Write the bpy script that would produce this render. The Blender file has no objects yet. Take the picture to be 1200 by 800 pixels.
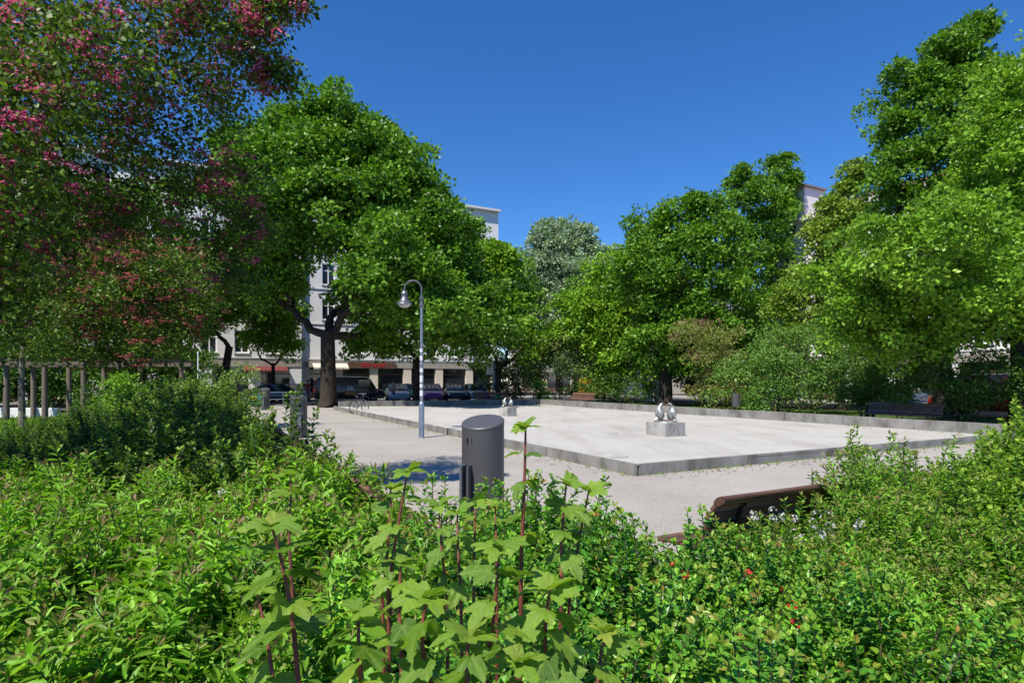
import bpy, bmesh, math, numpy as np
from mathutils import Vector, Matrix

# ------------------------------------------------------------------ camera, sky, sun, exposure
scene = bpy.context.scene
F = 684.0            # focal length in photo pixels (photo 1200 wide)
HZ = 446.0           # horizon row
EYE = 1.7
cam_d = bpy.data.cameras.new('camera')
cam = bpy.data.objects.new('camera', cam_d)
scene.collection.objects.link(cam)
cam.location = (0, 0, EYE)
cam.rotation_euler = (math.radians(90), 0, 0)
cam_d.sensor_width = 36.0
cam_d.lens = F / 1200 * 36
cam_d.shift_y = (HZ - 400) / 1200
cam_d.clip_start = 0.05
cam_d.clip_end = 3000
scene.camera = cam

SUN_AZ = math.radians(33)     # shadows fall 33 degrees to the right of the view direction
SUN_EL = math.radians(56)
world = bpy.data.worlds.new('World')
scene.world = world
world.use_nodes = True
wn = world.node_tree
bg = wn.nodes['Background']
sky = wn.nodes.new('ShaderNodeTexSky')
sky.sky_type = 'NISHITA'
sky.sun_disc = False
sky.sun_elevation = SUN_EL
sky.sun_rotation = math.pi + SUN_AZ
sky.altitude = 0
sky.air_density = 1.0
sky.dust_density = 0.0
sky.ozone_density = 10.0
hs = wn.nodes.new('ShaderNodeHueSaturation')
hs.inputs['Saturation'].default_value = 1.16
hs.inputs['Hue'].default_value = 0.505
wn.links.new(sky.outputs[0], hs.inputs['Color'])
wn.links.new(hs.outputs[0], bg.inputs[0])
bg.inputs[1].default_value = 0.108

sun_d = bpy.data.lights.new('sun', 'SUN')
sun_d.energy = 4.6
sun_d.angle = math.radians(0.53)
sun_d.color = (1.0, 0.94, 0.84)
sun = bpy.data.objects.new('sun', sun_d)
scene.collection.objects.link(sun)
S = Vector((-math.sin(SUN_AZ) * math.cos(SUN_EL), -math.cos(SUN_AZ) * math.cos(SUN_EL), math.sin(SUN_EL)))
sun.rotation_euler = S.to_track_quat('Z', 'Y').to_euler()
sun.location = (0, -5, 30)

scene.view_settings.view_transform = 'Standard'
scene.view_settings.look = 'None'
scene.view_settings.exposure = 0.6
scene.view_settings.gamma = 1.0
scene.render.engine = 'CYCLES'
scene.cycles.max_bounces = 6
scene.cycles.diffuse_bounces = 3
scene.cycles.transmission_bounces = 4
scene.cycles.glossy_bounces = 2
scene.cycles.transparent_max_bounces = 4
scene.cycles.caustics_reflective = False
scene.cycles.caustics_refractive = False

# ------------------------------------------------------------------ helpers
COL = scene.collection
rng = np.random.default_rng(7)


def P(px, py, d):
    """World point on the ray of photo pixel (px,py) at depth d."""
    return np.array([(px - 600) / F * d, d, EYE - (py - HZ) / F * d])


def GX(px, d):
    return (px - 600) / F * d


C0 = np.array([2.2, 10.4])
E1 = np.array([.883, .468]); E1 /= np.linalg.norm(E1)
E2 = np.array([-E1[1], E1[0]])
ANG = math.atan2(E1[1], E1[0])


def UV(u, v, z=0.0):
    p = C0 + E1 * u + E2 * v
    return (p[0], p[1], z)


def toUV(x, y):
    d = np.array([x, y]) - C0
    return float(d @ E1), float(d @ E2)


def tag(o, label=None, cat=None, group=None, kind=None):
    if label: o['label'] = label
    if cat: o['category'] = cat
    if group: o['group'] = group
    if kind: o['kind'] = kind
    return o


def empty(name, loc=(0, 0, 0), rz=0.0):
    o = bpy.data.objects.new(name, None)
    COL.objects.link(o)
    o.location = loc
    o.rotation_euler = (0, 0, rz)
    o.empty_display_size = .2
    return o


def link(name, me, mat=None, parent=None, loc=None, rz=None):
    o = bpy.data.objects.new(name, me)
    COL.objects.link(o)
    if mat is not None and len(me.materials) == 0:
        me.materials.append(mat)
    if parent is not None:
        o.parent = parent
    if loc is not None:
        o.location = loc
    if rz is not None:
        o.rotation_euler = (0, 0, rz)
    return o


def copy_tree(o, parent=None):
    c = o.copy()
    COL.objects.link(c)
    c.parent = parent
    for ch in list(o.children):
        copy_tree(ch, c)
    return c


class MB:
    """Collects verts and faces; builds ONE mesh object."""
    def __init__(s):
        s.v = []; s.f = []

    def add(s, verts, faces):
        n = len(s.v)
        s.v += [tuple(map(float, p)) for p in verts]
        s.f += [tuple(i + n for i in f) for f in faces]
        return s

    def box(s, c, size, R=None):
        hx, hy, hz = [k / 2 for k in size]
        vs = []
        for dx, dy, dz in ((-1, -1, -1), (1, -1, -1), (1, 1, -1), (-1, 1, -1), (-1, -1, 1), (1, -1, 1), (1, 1, 1), (-1, 1, 1)):
            p = Vector((dx * hx, dy * hy, dz * hz))
            if R is not None: p = R @ p
            vs.append((p.x + c[0], p.y + c[1], p.z + c[2]))
        return s.add(vs, [(0, 3, 2, 1), (4, 5, 6, 7), (0, 1, 5, 4), (1, 2, 6, 5), (2, 3, 7, 6), (3, 0, 4, 7)])

    def tube(s, pts, radii, n=6, caps=True):
        pts = [Vector(p) for p in pts]
        if np.isscalar(radii): radii = [radii] * len(pts)
        vs, fs = [], []
        up = Vector((0, 0, 1))
        prev = None
        for i, p in enumerate(pts):
            a = pts[max(i - 1, 0)]; b = pts[min(i + 1, len(pts) - 1)]
            t = (b - a).normalized()
            if prev is None:
                x = t.cross(up)
                if x.length < .05: x = t.cross(Vector((0, 1, 0)))
            else:
                x = prev - t * prev.dot(t)
            x.normalize(); prev = x
            y = t.cross(x)
            for k in range(n):
                an = 2 * math.pi * k / n
                q = p + (x * math.cos(an) + y * math.sin(an)) * radii[i]
                vs.append(q)
        m = len(pts)
        for i in range(m - 1):
            for k in range(n):
                k2 = (k + 1) % n
                fs.append((i * n + k, i * n + k2, (i + 1) * n + k2, (i + 1) * n + k))
        if caps:
            fs.append(tuple(range(n))[::-1]); fs.append(tuple((m - 1) * n + k for k in range(n)))
        return s.add(vs, fs)

    def lathe(s, prof, n=24, c=(0, 0, 0), cap=True):
        vs, fs = [], []
        for r, z in prof:
            for k in range(n):
                a = 2 * math.pi * k / n
                vs.append((c[0] + r * math.cos(a), c[1] + r * math.sin(a), c[2] + z))
        for i in range(len(prof) - 1):
            for k in range(n):
                k2 = (k + 1) % n
                fs.append((i * n + k, i * n + k2, (i + 1) * n + k2, (i + 1) * n + k))
        if cap:
            fs.append(tuple(range(n))[::-1]); fs.append(tuple((len(prof) - 1) * n + k for k in range(n)))
        return s.add(vs, fs)

    def loft(s, rings, cap=True, closed=True):
        n = len(rings[0])
        vs = [p for r in rings for p in r]
        fs = []
        for i in range(len(rings) - 1):
            for k in range(n if closed else n - 1):
                k2 = (k + 1) % n
                fs.append((i * n + k, i * n + k2, (i + 1) * n + k2, (i + 1) * n + k))
        if cap:
            fs.append(tuple(range(n))[::-1]); fs.append(tuple((len(rings) - 1) * n + k for k in range(n)))
        return s.add(vs, fs)

    def mesh(s, name, mat=None, smooth=False, bevel=0.0, autos=None):
        me = bpy.data.meshes.new(name)
        me.from_pydata(s.v, [], s.f)
        if bevel or True:
            bm = bmesh.new(); bm.from_mesh(me)
            bmesh.ops.recalc_face_normals(bm, faces=bm.faces)
            if bevel:
                es = [e for e in bm.edges if len(e.link_faces) == 2 and e.calc_face_angle(0) > .6]
                bmesh.ops.bevel(bm, geom=es, offset=bevel, segments=2, affect='EDGES', clamp_overlap=True)
            bm.to_mesh(me); bm.free()
        if smooth:
            me.polygons.foreach_set('use_smooth', [True] * len(me.polygons))
            if autos:
                me.set_sharp_from_angle(angle=math.radians(autos))
        if mat is not None: me.materials.append(mat)
        me.update()
        return me

    def build(s, name, mat, parent=None, loc=None, rz=None, smooth=False, bevel=0.0, autos=35):
        return link(name, s.mesh(name, mat, smooth, bevel, autos), None, parent, loc, rz)


# ------------------------------------------------------------------ materials
def newmat(name):
    m = bpy.data.materials.new(name)
    m.use_nodes = True
    nt = m.node_tree
    b = nt.nodes['Principled BSDF']
    return m, nt, b


def nd(nt, typ, **kw):
    n = nt.nodes.new(typ)
    for k, v in kw.items(): setattr(n, k, v)
    return n


def ramp(nt, stops):
    r = nd(nt, 'ShaderNodeValToRGB')
    el = r.color_ramp.elements
    while len(el) < len(stops): el.new(.5)
    for e, (p, c) in zip(el, stops):
        e.position = p; e.color = (*c, 1)
    return r


def simple(name, col, rough=.5, metal=0.0, spec=.5, var=.12, scale=8.0, bump=0.0, bscale=60):
    m, nt, b = newmat(name)
    tc = nd(nt, 'ShaderNodeTexCoord')
    no = nd(nt, 'ShaderNodeTexNoise')
    no.inputs['Scale'].default_value = scale
    no.inputs['Detail'].default_value = 5
    nt.links.new(tc.outputs['Object'], no.inputs['Vector'])
    lo = tuple(max(0, c * (1 - var)) for c in col); hi = tuple(min(1, c * (1 + var)) for c in col)
    r = ramp(nt, [(.3, lo), (.7, hi)])
    nt.links.new(no.outputs['Fac'], r.inputs['Fac'])
    nt.links.new(r.outputs['Color'], b.inputs['Base Color'])
    b.inputs['Roughness'].default_value = rough
    b.inputs['Metallic'].default_value = metal
    b.inputs['Specular IOR Level'].default_value = spec
    if bump:
        n2 = nd(nt, 'ShaderNodeTexNoise'); n2.inputs['Scale'].default_value = bscale
        nt.links.new(tc.outputs['Object'], n2.inputs['Vector'])
        bp = nd(nt, 'ShaderNodeBump'); bp.inputs['Strength'].default_value = bump; bp.inputs['Distance'].default_value = .02
        nt.links.new(n2.outputs['Fac'], bp.inputs['Height'])
        nt.links.new(bp.outputs['Normal'], b.inputs['Normal'])
    return m


def leafmat(name, rough=.42, spec=.4, transl=.34, gain=(1.5, 1.55, .7), objrand=False):
    m, nt, b = newmat(name)
    if objrand:
        oi = nd(nt, 'ShaderNodeObjectInfo')
        r = ramp(nt, objrand)
        nt.links.new(oi.outputs['Random'], r.inputs['Fac'])
        src = r.outputs['Color']
        tc = nd(nt, 'ShaderNodeTexCoord')
        no = nd(nt, 'ShaderNodeTexNoise'); no.inputs['Scale'].default_value = 9
        nt.links.new(tc.outputs['Object'], no.inputs['Vector'])
        mm = nd(nt, 'ShaderNodeMix', data_type='RGBA', blend_type='MULTIPLY'); mm.inputs['Factor'].default_value = .55
        rr = ramp(nt, [(.3, (.6, .65, .6)), (.7, (1.15, 1.15, 1.0))])
        nt.links.new(no.outputs['Fac'], rr.inputs['Fac'])
        nt.links.new(src, mm.inputs['A']); nt.links.new(rr.outputs['Color'], mm.inputs['B'])
        src = mm.outputs['Result']
        uv = nd(nt, 'ShaderNodeAttribute', attribute_name='vein')
        mv = nd(nt, 'ShaderNodeMix', data_type='RGBA')
        mv.inputs['B'].default_value = (.24, .36, .07, 1)
        ml = nd(nt, 'ShaderNodeMath', operation='MULTIPLY'); ml.inputs[1].default_value = .55
        nt.links.new(uv.outputs['Fac'], ml.inputs[0])
        nt.links.new(ml.outputs[0], mv.inputs['Factor'])
        nt.links.new(src, mv.inputs['A'])
        src = mv.outputs['Result']
        n2 = nd(nt, 'ShaderNodeTexNoise'); n2.inputs['Scale'].default_value = 55
        nt.links.new(tc.outputs['Object'], n2.inputs['Vector'])
        bp = nd(nt, 'ShaderNodeBump'); bp.inputs['Strength'].default_value = .5; bp.inputs['Distance'].default_value = .004
        nt.links.new(n2.outputs['Fac'], bp.inputs['Height'])
        nt.links.new(bp.outputs['Normal'], b.inputs['Normal'])
    else:
        at = nd(nt, 'ShaderNodeAttribute', attribute_name='tint')
        src = at.outputs['Color']
    nt.links.new(src, b.inputs['Base Color'])
    b.inputs['Roughness'].default_value = rough
    b.inputs['Specular IOR Level'].default_value = spec
    g = nd(nt, 'ShaderNodeMix', data_type='RGBA', blend_type='MULTIPLY')
    g.inputs['Factor'].default_value = 1
    g.inputs['B'].default_value = (*gain, 1)
    nt.links.new(src, g.inputs['A'])
    t = nd(nt, 'ShaderNodeBsdfTranslucent')
    nt.links.new(g.outputs['Result'], t.inputs['Color'])
    mx = nd(nt, 'ShaderNodeMixShader'); mx.inputs[0].default_value = transl
    nt.links.new(b.outputs[0], mx.inputs[1]); nt.links.new(t.outputs[0], mx.inputs[2])
    nt.links.new(mx.outputs[0], nt.nodes['Material Output'].inputs['Surface'])
    return m


def concrete(name, col, stain=.5, streak=False, scale=.5):
    m, nt, b = newmat(name)
    ge = nd(nt, 'ShaderNodeNewGeometry')
    no = nd(nt, 'ShaderNodeTexNoise'); no.inputs['Scale'].default_value = scale; no.inputs['Detail'].default_value = 7; no.inputs['Roughness'].default_value = .6
    nt.links.new(ge.outputs['Position'], no.inputs['Vector'])
    r = ramp(nt, [(.32, tuple(c * (1 - .35 * stain) for c in col)), (.5, col), (.72, tuple(c * (1 + .12 * stain) for c in col))])
    nt.links.new(no.outputs['Fac'], r.inputs['Fac'])
    src = r.outputs['Color']
    fn = nd(nt, 'ShaderNodeTexNoise'); fn.inputs['Scale'].default_value = 90; fn.inputs['Detail'].default_value = 3
    nt.links.new(ge.outputs['Position'], fn.inputs['Vector'])
    r3 = ramp(nt, [(.3, (.82, .82, .82)), (.7, (1.1, 1.1, 1.1))])
    nt.links.new(fn.outputs['Fac'], r3.inputs['Fac'])
    m3 = nd(nt, 'ShaderNodeMix', data_type='RGBA', blend_type='MULTIPLY'); m3.inputs['Factor'].default_value = 1
    nt.links.new(src, m3.inputs['A']); nt.links.new(r3.outputs['Color'], m3.inputs['B'])
    src = m3.outputs['Result']
    if not streak:
        mp0 = nd(nt, 'ShaderNodeMapping'); mp0.inputs['Rotation'].default_value = (0, 0, -ANG); mp0.inputs['Scale'].default_value = (.9, .16, 1)
        nt.links.new(ge.outputs['Position'], mp0.inputs['Vector'])
        n4 = nd(nt, 'ShaderNodeTexNoise'); n4.inputs['Scale'].default_value = 1.1; n4.inputs['Detail'].default_value = 9; n4.inputs['Roughness'].default_value = .72
        nt.links.new(mp0.outputs[0], n4.inputs['Vector'])
        r4 = ramp(nt, [(.36, (.72, .70, .66)), (.5, (.98, .98, .97)), (.7, (1.08, 1.08, 1.08))])
        nt.links.new(n4.outputs['Fac'], r4.inputs['Fac'])
        m4 = nd(nt, 'ShaderNodeMix', data_type='RGBA', blend_type='MULTIPLY'); m4.inputs['Factor'].default_value = .5
        nt.links.new(src, m4.inputs['A']); nt.links.new(r4.outputs['Color'], m4.inputs['B'])
        src = m4.outputs['Result']
    if streak:
        mp = nd(nt, 'ShaderNodeMapping'); mp.inputs['Scale'].default_value = (1.1, 1.1, .5)
        nt.links.new(ge.outputs['Position'], mp.inputs['Vector'])
        n2 = nd(nt, 'ShaderNodeTexNoise'); n2.inputs['Scale'].default_value = 1.6; n2.inputs['Detail'].default_value = 8; n2.inputs['Roughness'].default_value = .7
        nt.links.new(mp.outputs[0], n2.inputs['Vector'])
        r2 = ramp(nt, [(.36, (.5, .49, .46)), (.5, (.88, .87, .85)), (.68, (1.15, 1.15, 1.15))])
        nt.links.new(n2.outputs['Fac'], r2.inputs['Fac'])
        mm = nd(nt, 'ShaderNodeMix', data_type='RGBA', blend_type='MULTIPLY'); mm.inputs['Factor'].default_value = .95
        nt.links.new(src, mm.inputs['A']); nt.links.new(r2.outputs['Color'], mm.inputs['B'])
        src = mm.outputs['Result']
    nt.links.new(src, b.inputs['Base Color'])
    b.inputs['Roughness'].default_value = .9
    b.inputs['Specular IOR Level'].default_value = .2
    bp = nd(nt, 'ShaderNodeBump'); bp.inputs['Strength'].default_value = .35; bp.inputs['Distance'].default_value = .01
    nt.links.new(fn.outputs['Fac'], bp.inputs['Height']); nt.links.new(bp.outputs['Normal'], b.inputs['Normal'])
    return m


def gravel(name, c1, c2, scale=55, bump=.6, big=.35):
    m, nt, b = newmat(name)
    ge = nd(nt, 'ShaderNodeNewGeometry')
    vo = nd(nt, 'ShaderNodeTexVoronoi'); vo.inputs['Scale'].default_value = scale
    nt.links.new(ge.outputs['Position'], vo.inputs['Vector'])
    no = nd(nt, 'ShaderNodeTexNoise'); no.inputs['Scale'].default_value = big; no.inputs['Detail'].default_value = 8; no.inputs['Roughness'].default_value = .65
    nt.links.new(ge.outputs['Position'], no.inputs['Vector'])
    r = ramp(nt, [(.3, c1), (.7, c2)])
    nt.links.new(no.outputs['Fac'], r.inputs['Fac'])
    mm = nd(nt, 'ShaderNodeMix', data_type='RGBA', blend_type='MULTIPLY'); mm.inputs['Factor'].default_value = .4
    bw = nd(nt, 'ShaderNodeRGBToBW')
    nt.links.new(vo.outputs['Color'], bw.inputs[0])
    r2 = ramp(nt, [(.1, (.55, .53, .5)), (.9, (1.25, 1.25, 1.25))])
    nt.links.new(bw.outputs[0], r2.inputs['Fac'])
    nt.links.new(r.outputs['Color'], mm.inputs['A']); nt.links.new(r2.outputs['Color'], mm.inputs['B'])
    nt.links.new(mm.outputs['Result'], b.inputs['Base Color'])
    b.inputs['Roughness'].default_value = .95
    b.inputs['Specular IOR Level'].default_value = .15
    bp = nd(nt, 'ShaderNodeBump'); bp.inputs['Strength'].default_value = bump; bp.inputs['Distance'].default_value = .012
    nt.links.new(vo.outputs['Distance'], bp.inputs['Height']); nt.links.new(bp.outputs['Normal'], b.inputs['Normal'])
    return m


def barkmat(name, c1, c2):
    m, nt, b = newmat(name)
    ge = nd(nt, 'ShaderNodeNewGeometry')
    mp = nd(nt, 'ShaderNodeMapping'); mp.inputs['Scale'].default_value = (1, 1, .25)
    nt.links.new(ge.outputs['Position'], mp.inputs['Vector'])
    no = nd(nt, 'ShaderNodeTexNoise'); no.inputs['Scale'].default_value = 14; no.inputs['Detail'].default_value = 8; no.inputs['Roughness'].default_value = .7
    nt.links.new(mp.outputs[0], no.inputs['Vector'])
    r = ramp(nt, [(.32, c1), (.68, c2)])
    nt.links.new(no.outputs['Fac'], r.inputs['Fac']); nt.links.new(r.outputs['Color'], b.inputs['Base Color'])
    b.inputs['Roughness'].default_value = .95; b.inputs['Specular IOR Level'].default_value = .1
    bp = nd(nt, 'ShaderNodeBump'); bp.inputs['Strength'].default_value = .8; bp.inputs['Distance'].default_value = .04
    nt.links.new(no.outputs['Fac'], bp.inputs['Height']); nt.links.new(bp.outputs['Normal'], b.inputs['Normal'])
    return m


def woodmat(name, c1, c2, rough=.5):
    m, nt, b = newmat(name)
    tc = nd(nt, 'ShaderNodeTexCoord')
    mp = nd(nt, 'ShaderNodeMapping'); mp.inputs['Scale'].default_value = (1.2, 22, 22)
    nt.links.new(tc.outputs['Object'], mp.inputs['Vector'])
    no = nd(nt, 'ShaderNodeTexNoise'); no.inputs['Scale'].default_value = 3; no.inputs['Detail'].default_value = 8
    nt.links.new(mp.outputs[0], no.inputs['Vector'])
    oi = nd(nt, 'ShaderNodeObjectInfo')
    ad = nd(nt, 'ShaderNodeMath', operation='MULTIPLY_ADD'); ad.inputs[1].default_value = .35; ad.inputs[2].default_value = -.17
    nt.links.new(oi.outputs['Random'], ad.inputs[0])
    a2 = nd(nt, 'ShaderNodeMath', operation='ADD')
    nt.links.new(no.outputs['Fac'], a2.inputs[0]); nt.links.new(ad.outputs[0], a2.inputs[1])
    r = ramp(nt, [(.25, c1), (.75, c2)])
    nt.links.new(a2.outputs[0], r.inputs['Fac']); nt.links.new(r.outputs['Color'], b.inputs['Base Color'])
    b.inputs['Roughness'].default_value = rough
    bp = nd(nt, 'ShaderNodeBump'); bp.inputs['Strength'].default_value = .3; bp.inputs['Distance'].default_value = .01
    nt.links.new(no.outputs['Fac'], bp.inputs['Height']); nt.links.new(bp.outputs['Normal'], b.inputs['Normal'])
    return m


M = {}
M['tree_leaf'] = leafmat('tree_leaf', .45, .28, .27)
M['bush_leaf'] = leafmat('bush_leaf', .46, .3, .32)
M['gloss_leaf'] = leafmat('gloss_leaf', .36, .35, .26)
M['petal'] = leafmat('petal', .6, .2, .35, (1.2, 1.0, 1.1))
M['big_leaf'] = leafmat('big_leaf', .24, .55, .4, (1.5, 1.5, .6),
                        objrand=[(0, (.08, .18, .018)), (.5, (.16, .30, .027)), (1, (.28, .43, .045))])
M['young_leaf'] = leafmat('young_leaf', .38, .45, .4, (1.4, 1.4, .6),
                          objrand=[(0, (.18, .34, .028)), (.8, (.28, .44, .04)), (1, (.36, .43, .06))])
M['red_stem'] = simple('red_stem', (.17, .045, .03), .5, var=.4, scale=30)
M['twig'] = barkmat('twig', (.035, .026, .018), (.12, .095, .07))
M['bark'] = barkmat('bark', (.020, .016, .013), (.07, .058, .046))  # darkened below its lit tone: shade under the crown is in the colour
M['bark_pale'] = barkmat('bark_pale', (.10, .085, .065), (.28, .25, .2))
M['concrete'] = concrete('concrete', (.43, .413, .38), .4, scale=.4)
M['kerb'] = concrete('kerb', (.26, .255, .24), .9, streak=True, scale=1.2)
M['plinth'] = concrete('plinth', (.42, .41, .39), .7, streak=True, scale=2.0)
M['gravel'] = gravel('gravel', (.295, .273, .245), (.395, .37, .335))
M['soil'] = gravel('soil', (.035, .025, .017), (.085, .062, .042), 40, .8, 1.2)
M['asphalt'] = gravel('asphalt', (.045, .045, .047), (.075, .074, .073), 80, .4)
M['paving'] = gravel('paving', (.22, .21, .2), (.33, .32, .3), 9, .3)
M['turf'] = gravel('turf', (.035, .07, .012), (.075, .13, .022), 60, .8, .8)
M['bin_grey'] = simple('bin_grey', (.07, .069, .072), .42, .0, .5, .08, 3)
M['bin_dark'] = simple('bin_dark', (.012, .012, .014), .6)
M['galv'] = simple('galv', (.33, .36, .41), .38, .75, .5, .18, 5)
M['lamp_grey'] = simple('lamp_grey', (.16, .165, .18), .35, .5, .5, .15, 5)
M['lamp_glass'] = simple('lamp_glass', (.55, .55, .52), .25, 0, .5, .05)
M['sticker'] = simple('sticker', (.65, .66, .7), .5, var=.35, scale=40)
M['silver'] = simple('silver', (.26, .27, .255), .38, .35, .5, .35, 12)
M['copper'] = simple('copper', (.17, .085, .055), .5, .3, .5, .4, 14)
M['bench_wood'] = woodmat('bench_wood', (.065, .031, .021), (.18, .095, .066), .45)
M['iron'] = simple('iron', (.03, .03, .033), .5, .5)
M['pergola_wood'] = woodmat('pergola_wood', (.085, .066, .05), (.19, .155, .12), .8)
M['white_wall'] = simple('white_wall', (.72, .71, .69), .9, 0, .2, .06, .6)
M['blue_wall'] = simple('blue_wall', (.52, .58, .66), .9, 0, .2, .06, .6)
M['beige_wall'] = simple('beige_wall', (.62, .55, .45), .9, 0, .2, .08, .6)
M['stone_wall'] = simple('stone_wall', (.33, .3, .26), .9, 0, .2, .15, 1.5)
M['trim'] = simple('trim', (.62, .61, .59), .8, 0, .2, .06, 1)
M['frame_white'] = simple('frame_white', (.78, .78, .76), .5, 0, .4, .04)
M['pane'] = simple('pane', (.018, .022, .028), .06, 0, .9, .3, 1.2)
M['dark_room'] = simple('dark_room', (.012, .011, .010), .6)
M['roof_red'] = simple('roof_red', (.24, .11, .075), .85, 0, .2, .25, 3)
M['roof_grey'] = simple('roof_grey', (.30, .31, .33), .5, .4, .4, .1, 2)
M['sign_brown'] = simple('sign_brown', (.11, .055, .03), .6)
M['sign_red'] = simple('sign_red', (.62, .03, .05), .5)
M['white_paint'] = simple('white_paint', (.8, .8, .79), .35, 0, .5, .04)
M['orange'] = simple('orange', (.62, .2, .05), .5)
M['rubber'] = simple('rubber', (.02, .02, .021), .8)
M['chrome'] = simple('chrome', (.55, .56, .58), .25, .9)
M['skin'] = simple('skin', (.5, .3, .21), .6)
M['hair'] = simple('hair', (.04, .025, .015), .7)
M['teal'] = simple('teal', (.02, .17, .16), .5)
M['yellow'] = simple('yellow', (.75, .46, .02), .45)
M['awning_red'] = simple('awning_red', (.14, .025, .02), .8)
M['red_paint'] = simple('red_paint', (.36, .02, .02), .4)


def paint(name, col):
    if name not in M:
        m = simple(name, col, .28, .1, .6, .04, 2)
        m.node_tree.nodes['Principled BSDF'].inputs['Coat Weight'].default_value = .5
        M[name] = m
    return M[name]


# ------------------------------------------------------------------ leaf scatter
def tmpl(kind):
    if kind == 'kite':
        v = [(0, 0, 0), (.45, -.36, .07), (1, 0, -.06), (.45, .36, .07)]
        f = [(0, 1, 2, 3)]
    elif kind == 'lance':
        v = [(0, 0, 0), (.28, -.15, .05), (.66, -.12, .01), (1, 0, -.16), (.66, .12, .01), (.28, .15, .05)]
        f = [(0, 1, 2, 3), (0, 3, 4, 5)]
    elif kind == 'oval':
        v = [(0, 0, 0), (.3, -.25, .07), (.72, -.24, .05), (1, 0, -.08), (.72, .24, .05), (.3, .25, .07)]
        f = [(0, 1, 2, 3), (0, 3, 4, 5)]
    elif kind == 'floret':
        v = [(0, 0, .25)] + [(.5 * math.cos(a), .5 * math.sin(a), .5) for a in np.linspace(0, 2 * math.pi, 5, endpoint=False)]
        f = [(0, 1 + i, 1 + (i + 1) % 5) for i in range(5)]
    return np.array(v, float), np.array(f, int)


def norm(a):
    return a / np.maximum(np.linalg.norm(a, axis=-1, keepdims=True), 1e-9)


def scatter_mesh(name, kind, pos, ax, nr, sc, tint, mat):
    tv, tf = tmpl(kind)
    n, k = len(pos), len(tv)
    ax = norm(ax)
    nr = norm(nr - ax * (nr * ax).sum(1, keepdims=True))
    by = np.cross(nr, ax)
    V = pos[:, None, :] + (ax[:, None, :] * tv[None, :, 0:1] + by[:, None, :] * tv[None, :, 1:2] + nr[:, None, :] * tv[None, :, 2:3]) * np.asarray(sc).reshape(-1, 1, 1)
    Fc = (np.arange(n)[:, None, None] * k + tf[None]).reshape(-1, tf.shape[1])
    me = bpy.data.meshes.new(name)
    nf, s = Fc.shape
    me.vertices.add(n * k)
    me.vertices.foreach_set('co', V.astype(np.float32).ravel())
    me.loops.add(nf * s)
    me.loops.foreach_set('vertex_index', Fc.astype(np.int32).ravel())
    me.polygons.add(nf)
    me.polygons.foreach_set('loop_start', (np.arange(nf) * s).astype(np.int32))
    me.polygons.foreach_set('loop_total', np.full(nf, s, np.int32))
    me.update(calc_edges=True)
    at = me.attributes.new('tint', 'FLOAT_COLOR', 'POINT')
    c = np.ones((n, k, 4), np.float32)
    c[:, :, :3] = np.clip(tint, 0, 1)[:, None, :]
    at.data.foreach_set('color', c.ravel())
    me.materials.append(mat)
    return me


def tints(r, n, cols, jit=.18, clump=None):
    """Natural colour of single leaves: between the given colours, plus a little brightness jitter."""
    cols = np.array(cols, float) * LEAFK
    t = r.random(n) if clump is None else np.clip(clump * .6 + r.random(n) * .4, 0, .999)
    x = t * (len(cols) - 1)
    i = np.minimum(x.astype(int), len(cols) - 2)
    w = (x - i)[:, None]
    c = cols[i] * (1 - w) + cols[i + 1] * w
    return c * (1 + jit * r.normal(size=(n, 1)))


LEAFK = np.array([1.95, 1.75, 1.4])


def rdir(r, n):
    return norm(r.normal(size=(n, 3)))


def crown_clumps(r, lobes, dens, inner=.25, spikes=.45):
    """Clump centres over a union of balls: mostly near the outside, some inside, plus small sprays standing out of the outline."""
    cs, own, sz = [], [], []
    L = np.array([l[0] for l in lobes]); R = np.array([l[1] for l in lobes])
    for i, (c, rad) in enumerate(lobes):
        n = max(6, int(dens * rad * rad))
        d = rdir(r, n)
        rr = np.where(r.random(n) < inner, r.random(n) ** .5 * .75, .6 + .46 * r.random(n))
        p = c + d * (rr * rad)[:, None] + r.normal(size=(n, 3)) * rad * .2
        size = .6 + .7 * r.random(n)
        m = max(1, int(n * spikes * .4))
        e = rdir(r, m); e[:, 2] = np.abs(e[:, 2]) * .9 - .1
        g_ = norm(e + np.array([0, 0, .7]) + r.normal(size=(m, 3)) * .25)
        ln = .16 + .36 * r.random(m)
        for t in (0, .33, .66, 1.0):
            p = np.vstack([p, c + e * rad * .97 + g_ * (rad * ln * t)[:, None]])
            size = np.concatenate([size, (.55 - .3 * t) * (.7 + .6 * r.random(m))])
        dist = np.linalg.norm(p[:, None] - L[None], axis=2) / R[None]
        dist[:, i] = 9
        keep = (dist.min(1) > .62) | (r.random(len(p)) < .25)
        cs.append(p[keep]); own.append(np.full(keep.sum(), i)); sz.append(size[keep])
    crown_clumps.size = np.concatenate(sz)
    return np.concatenate(cs), np.concatenate(own)


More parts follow.
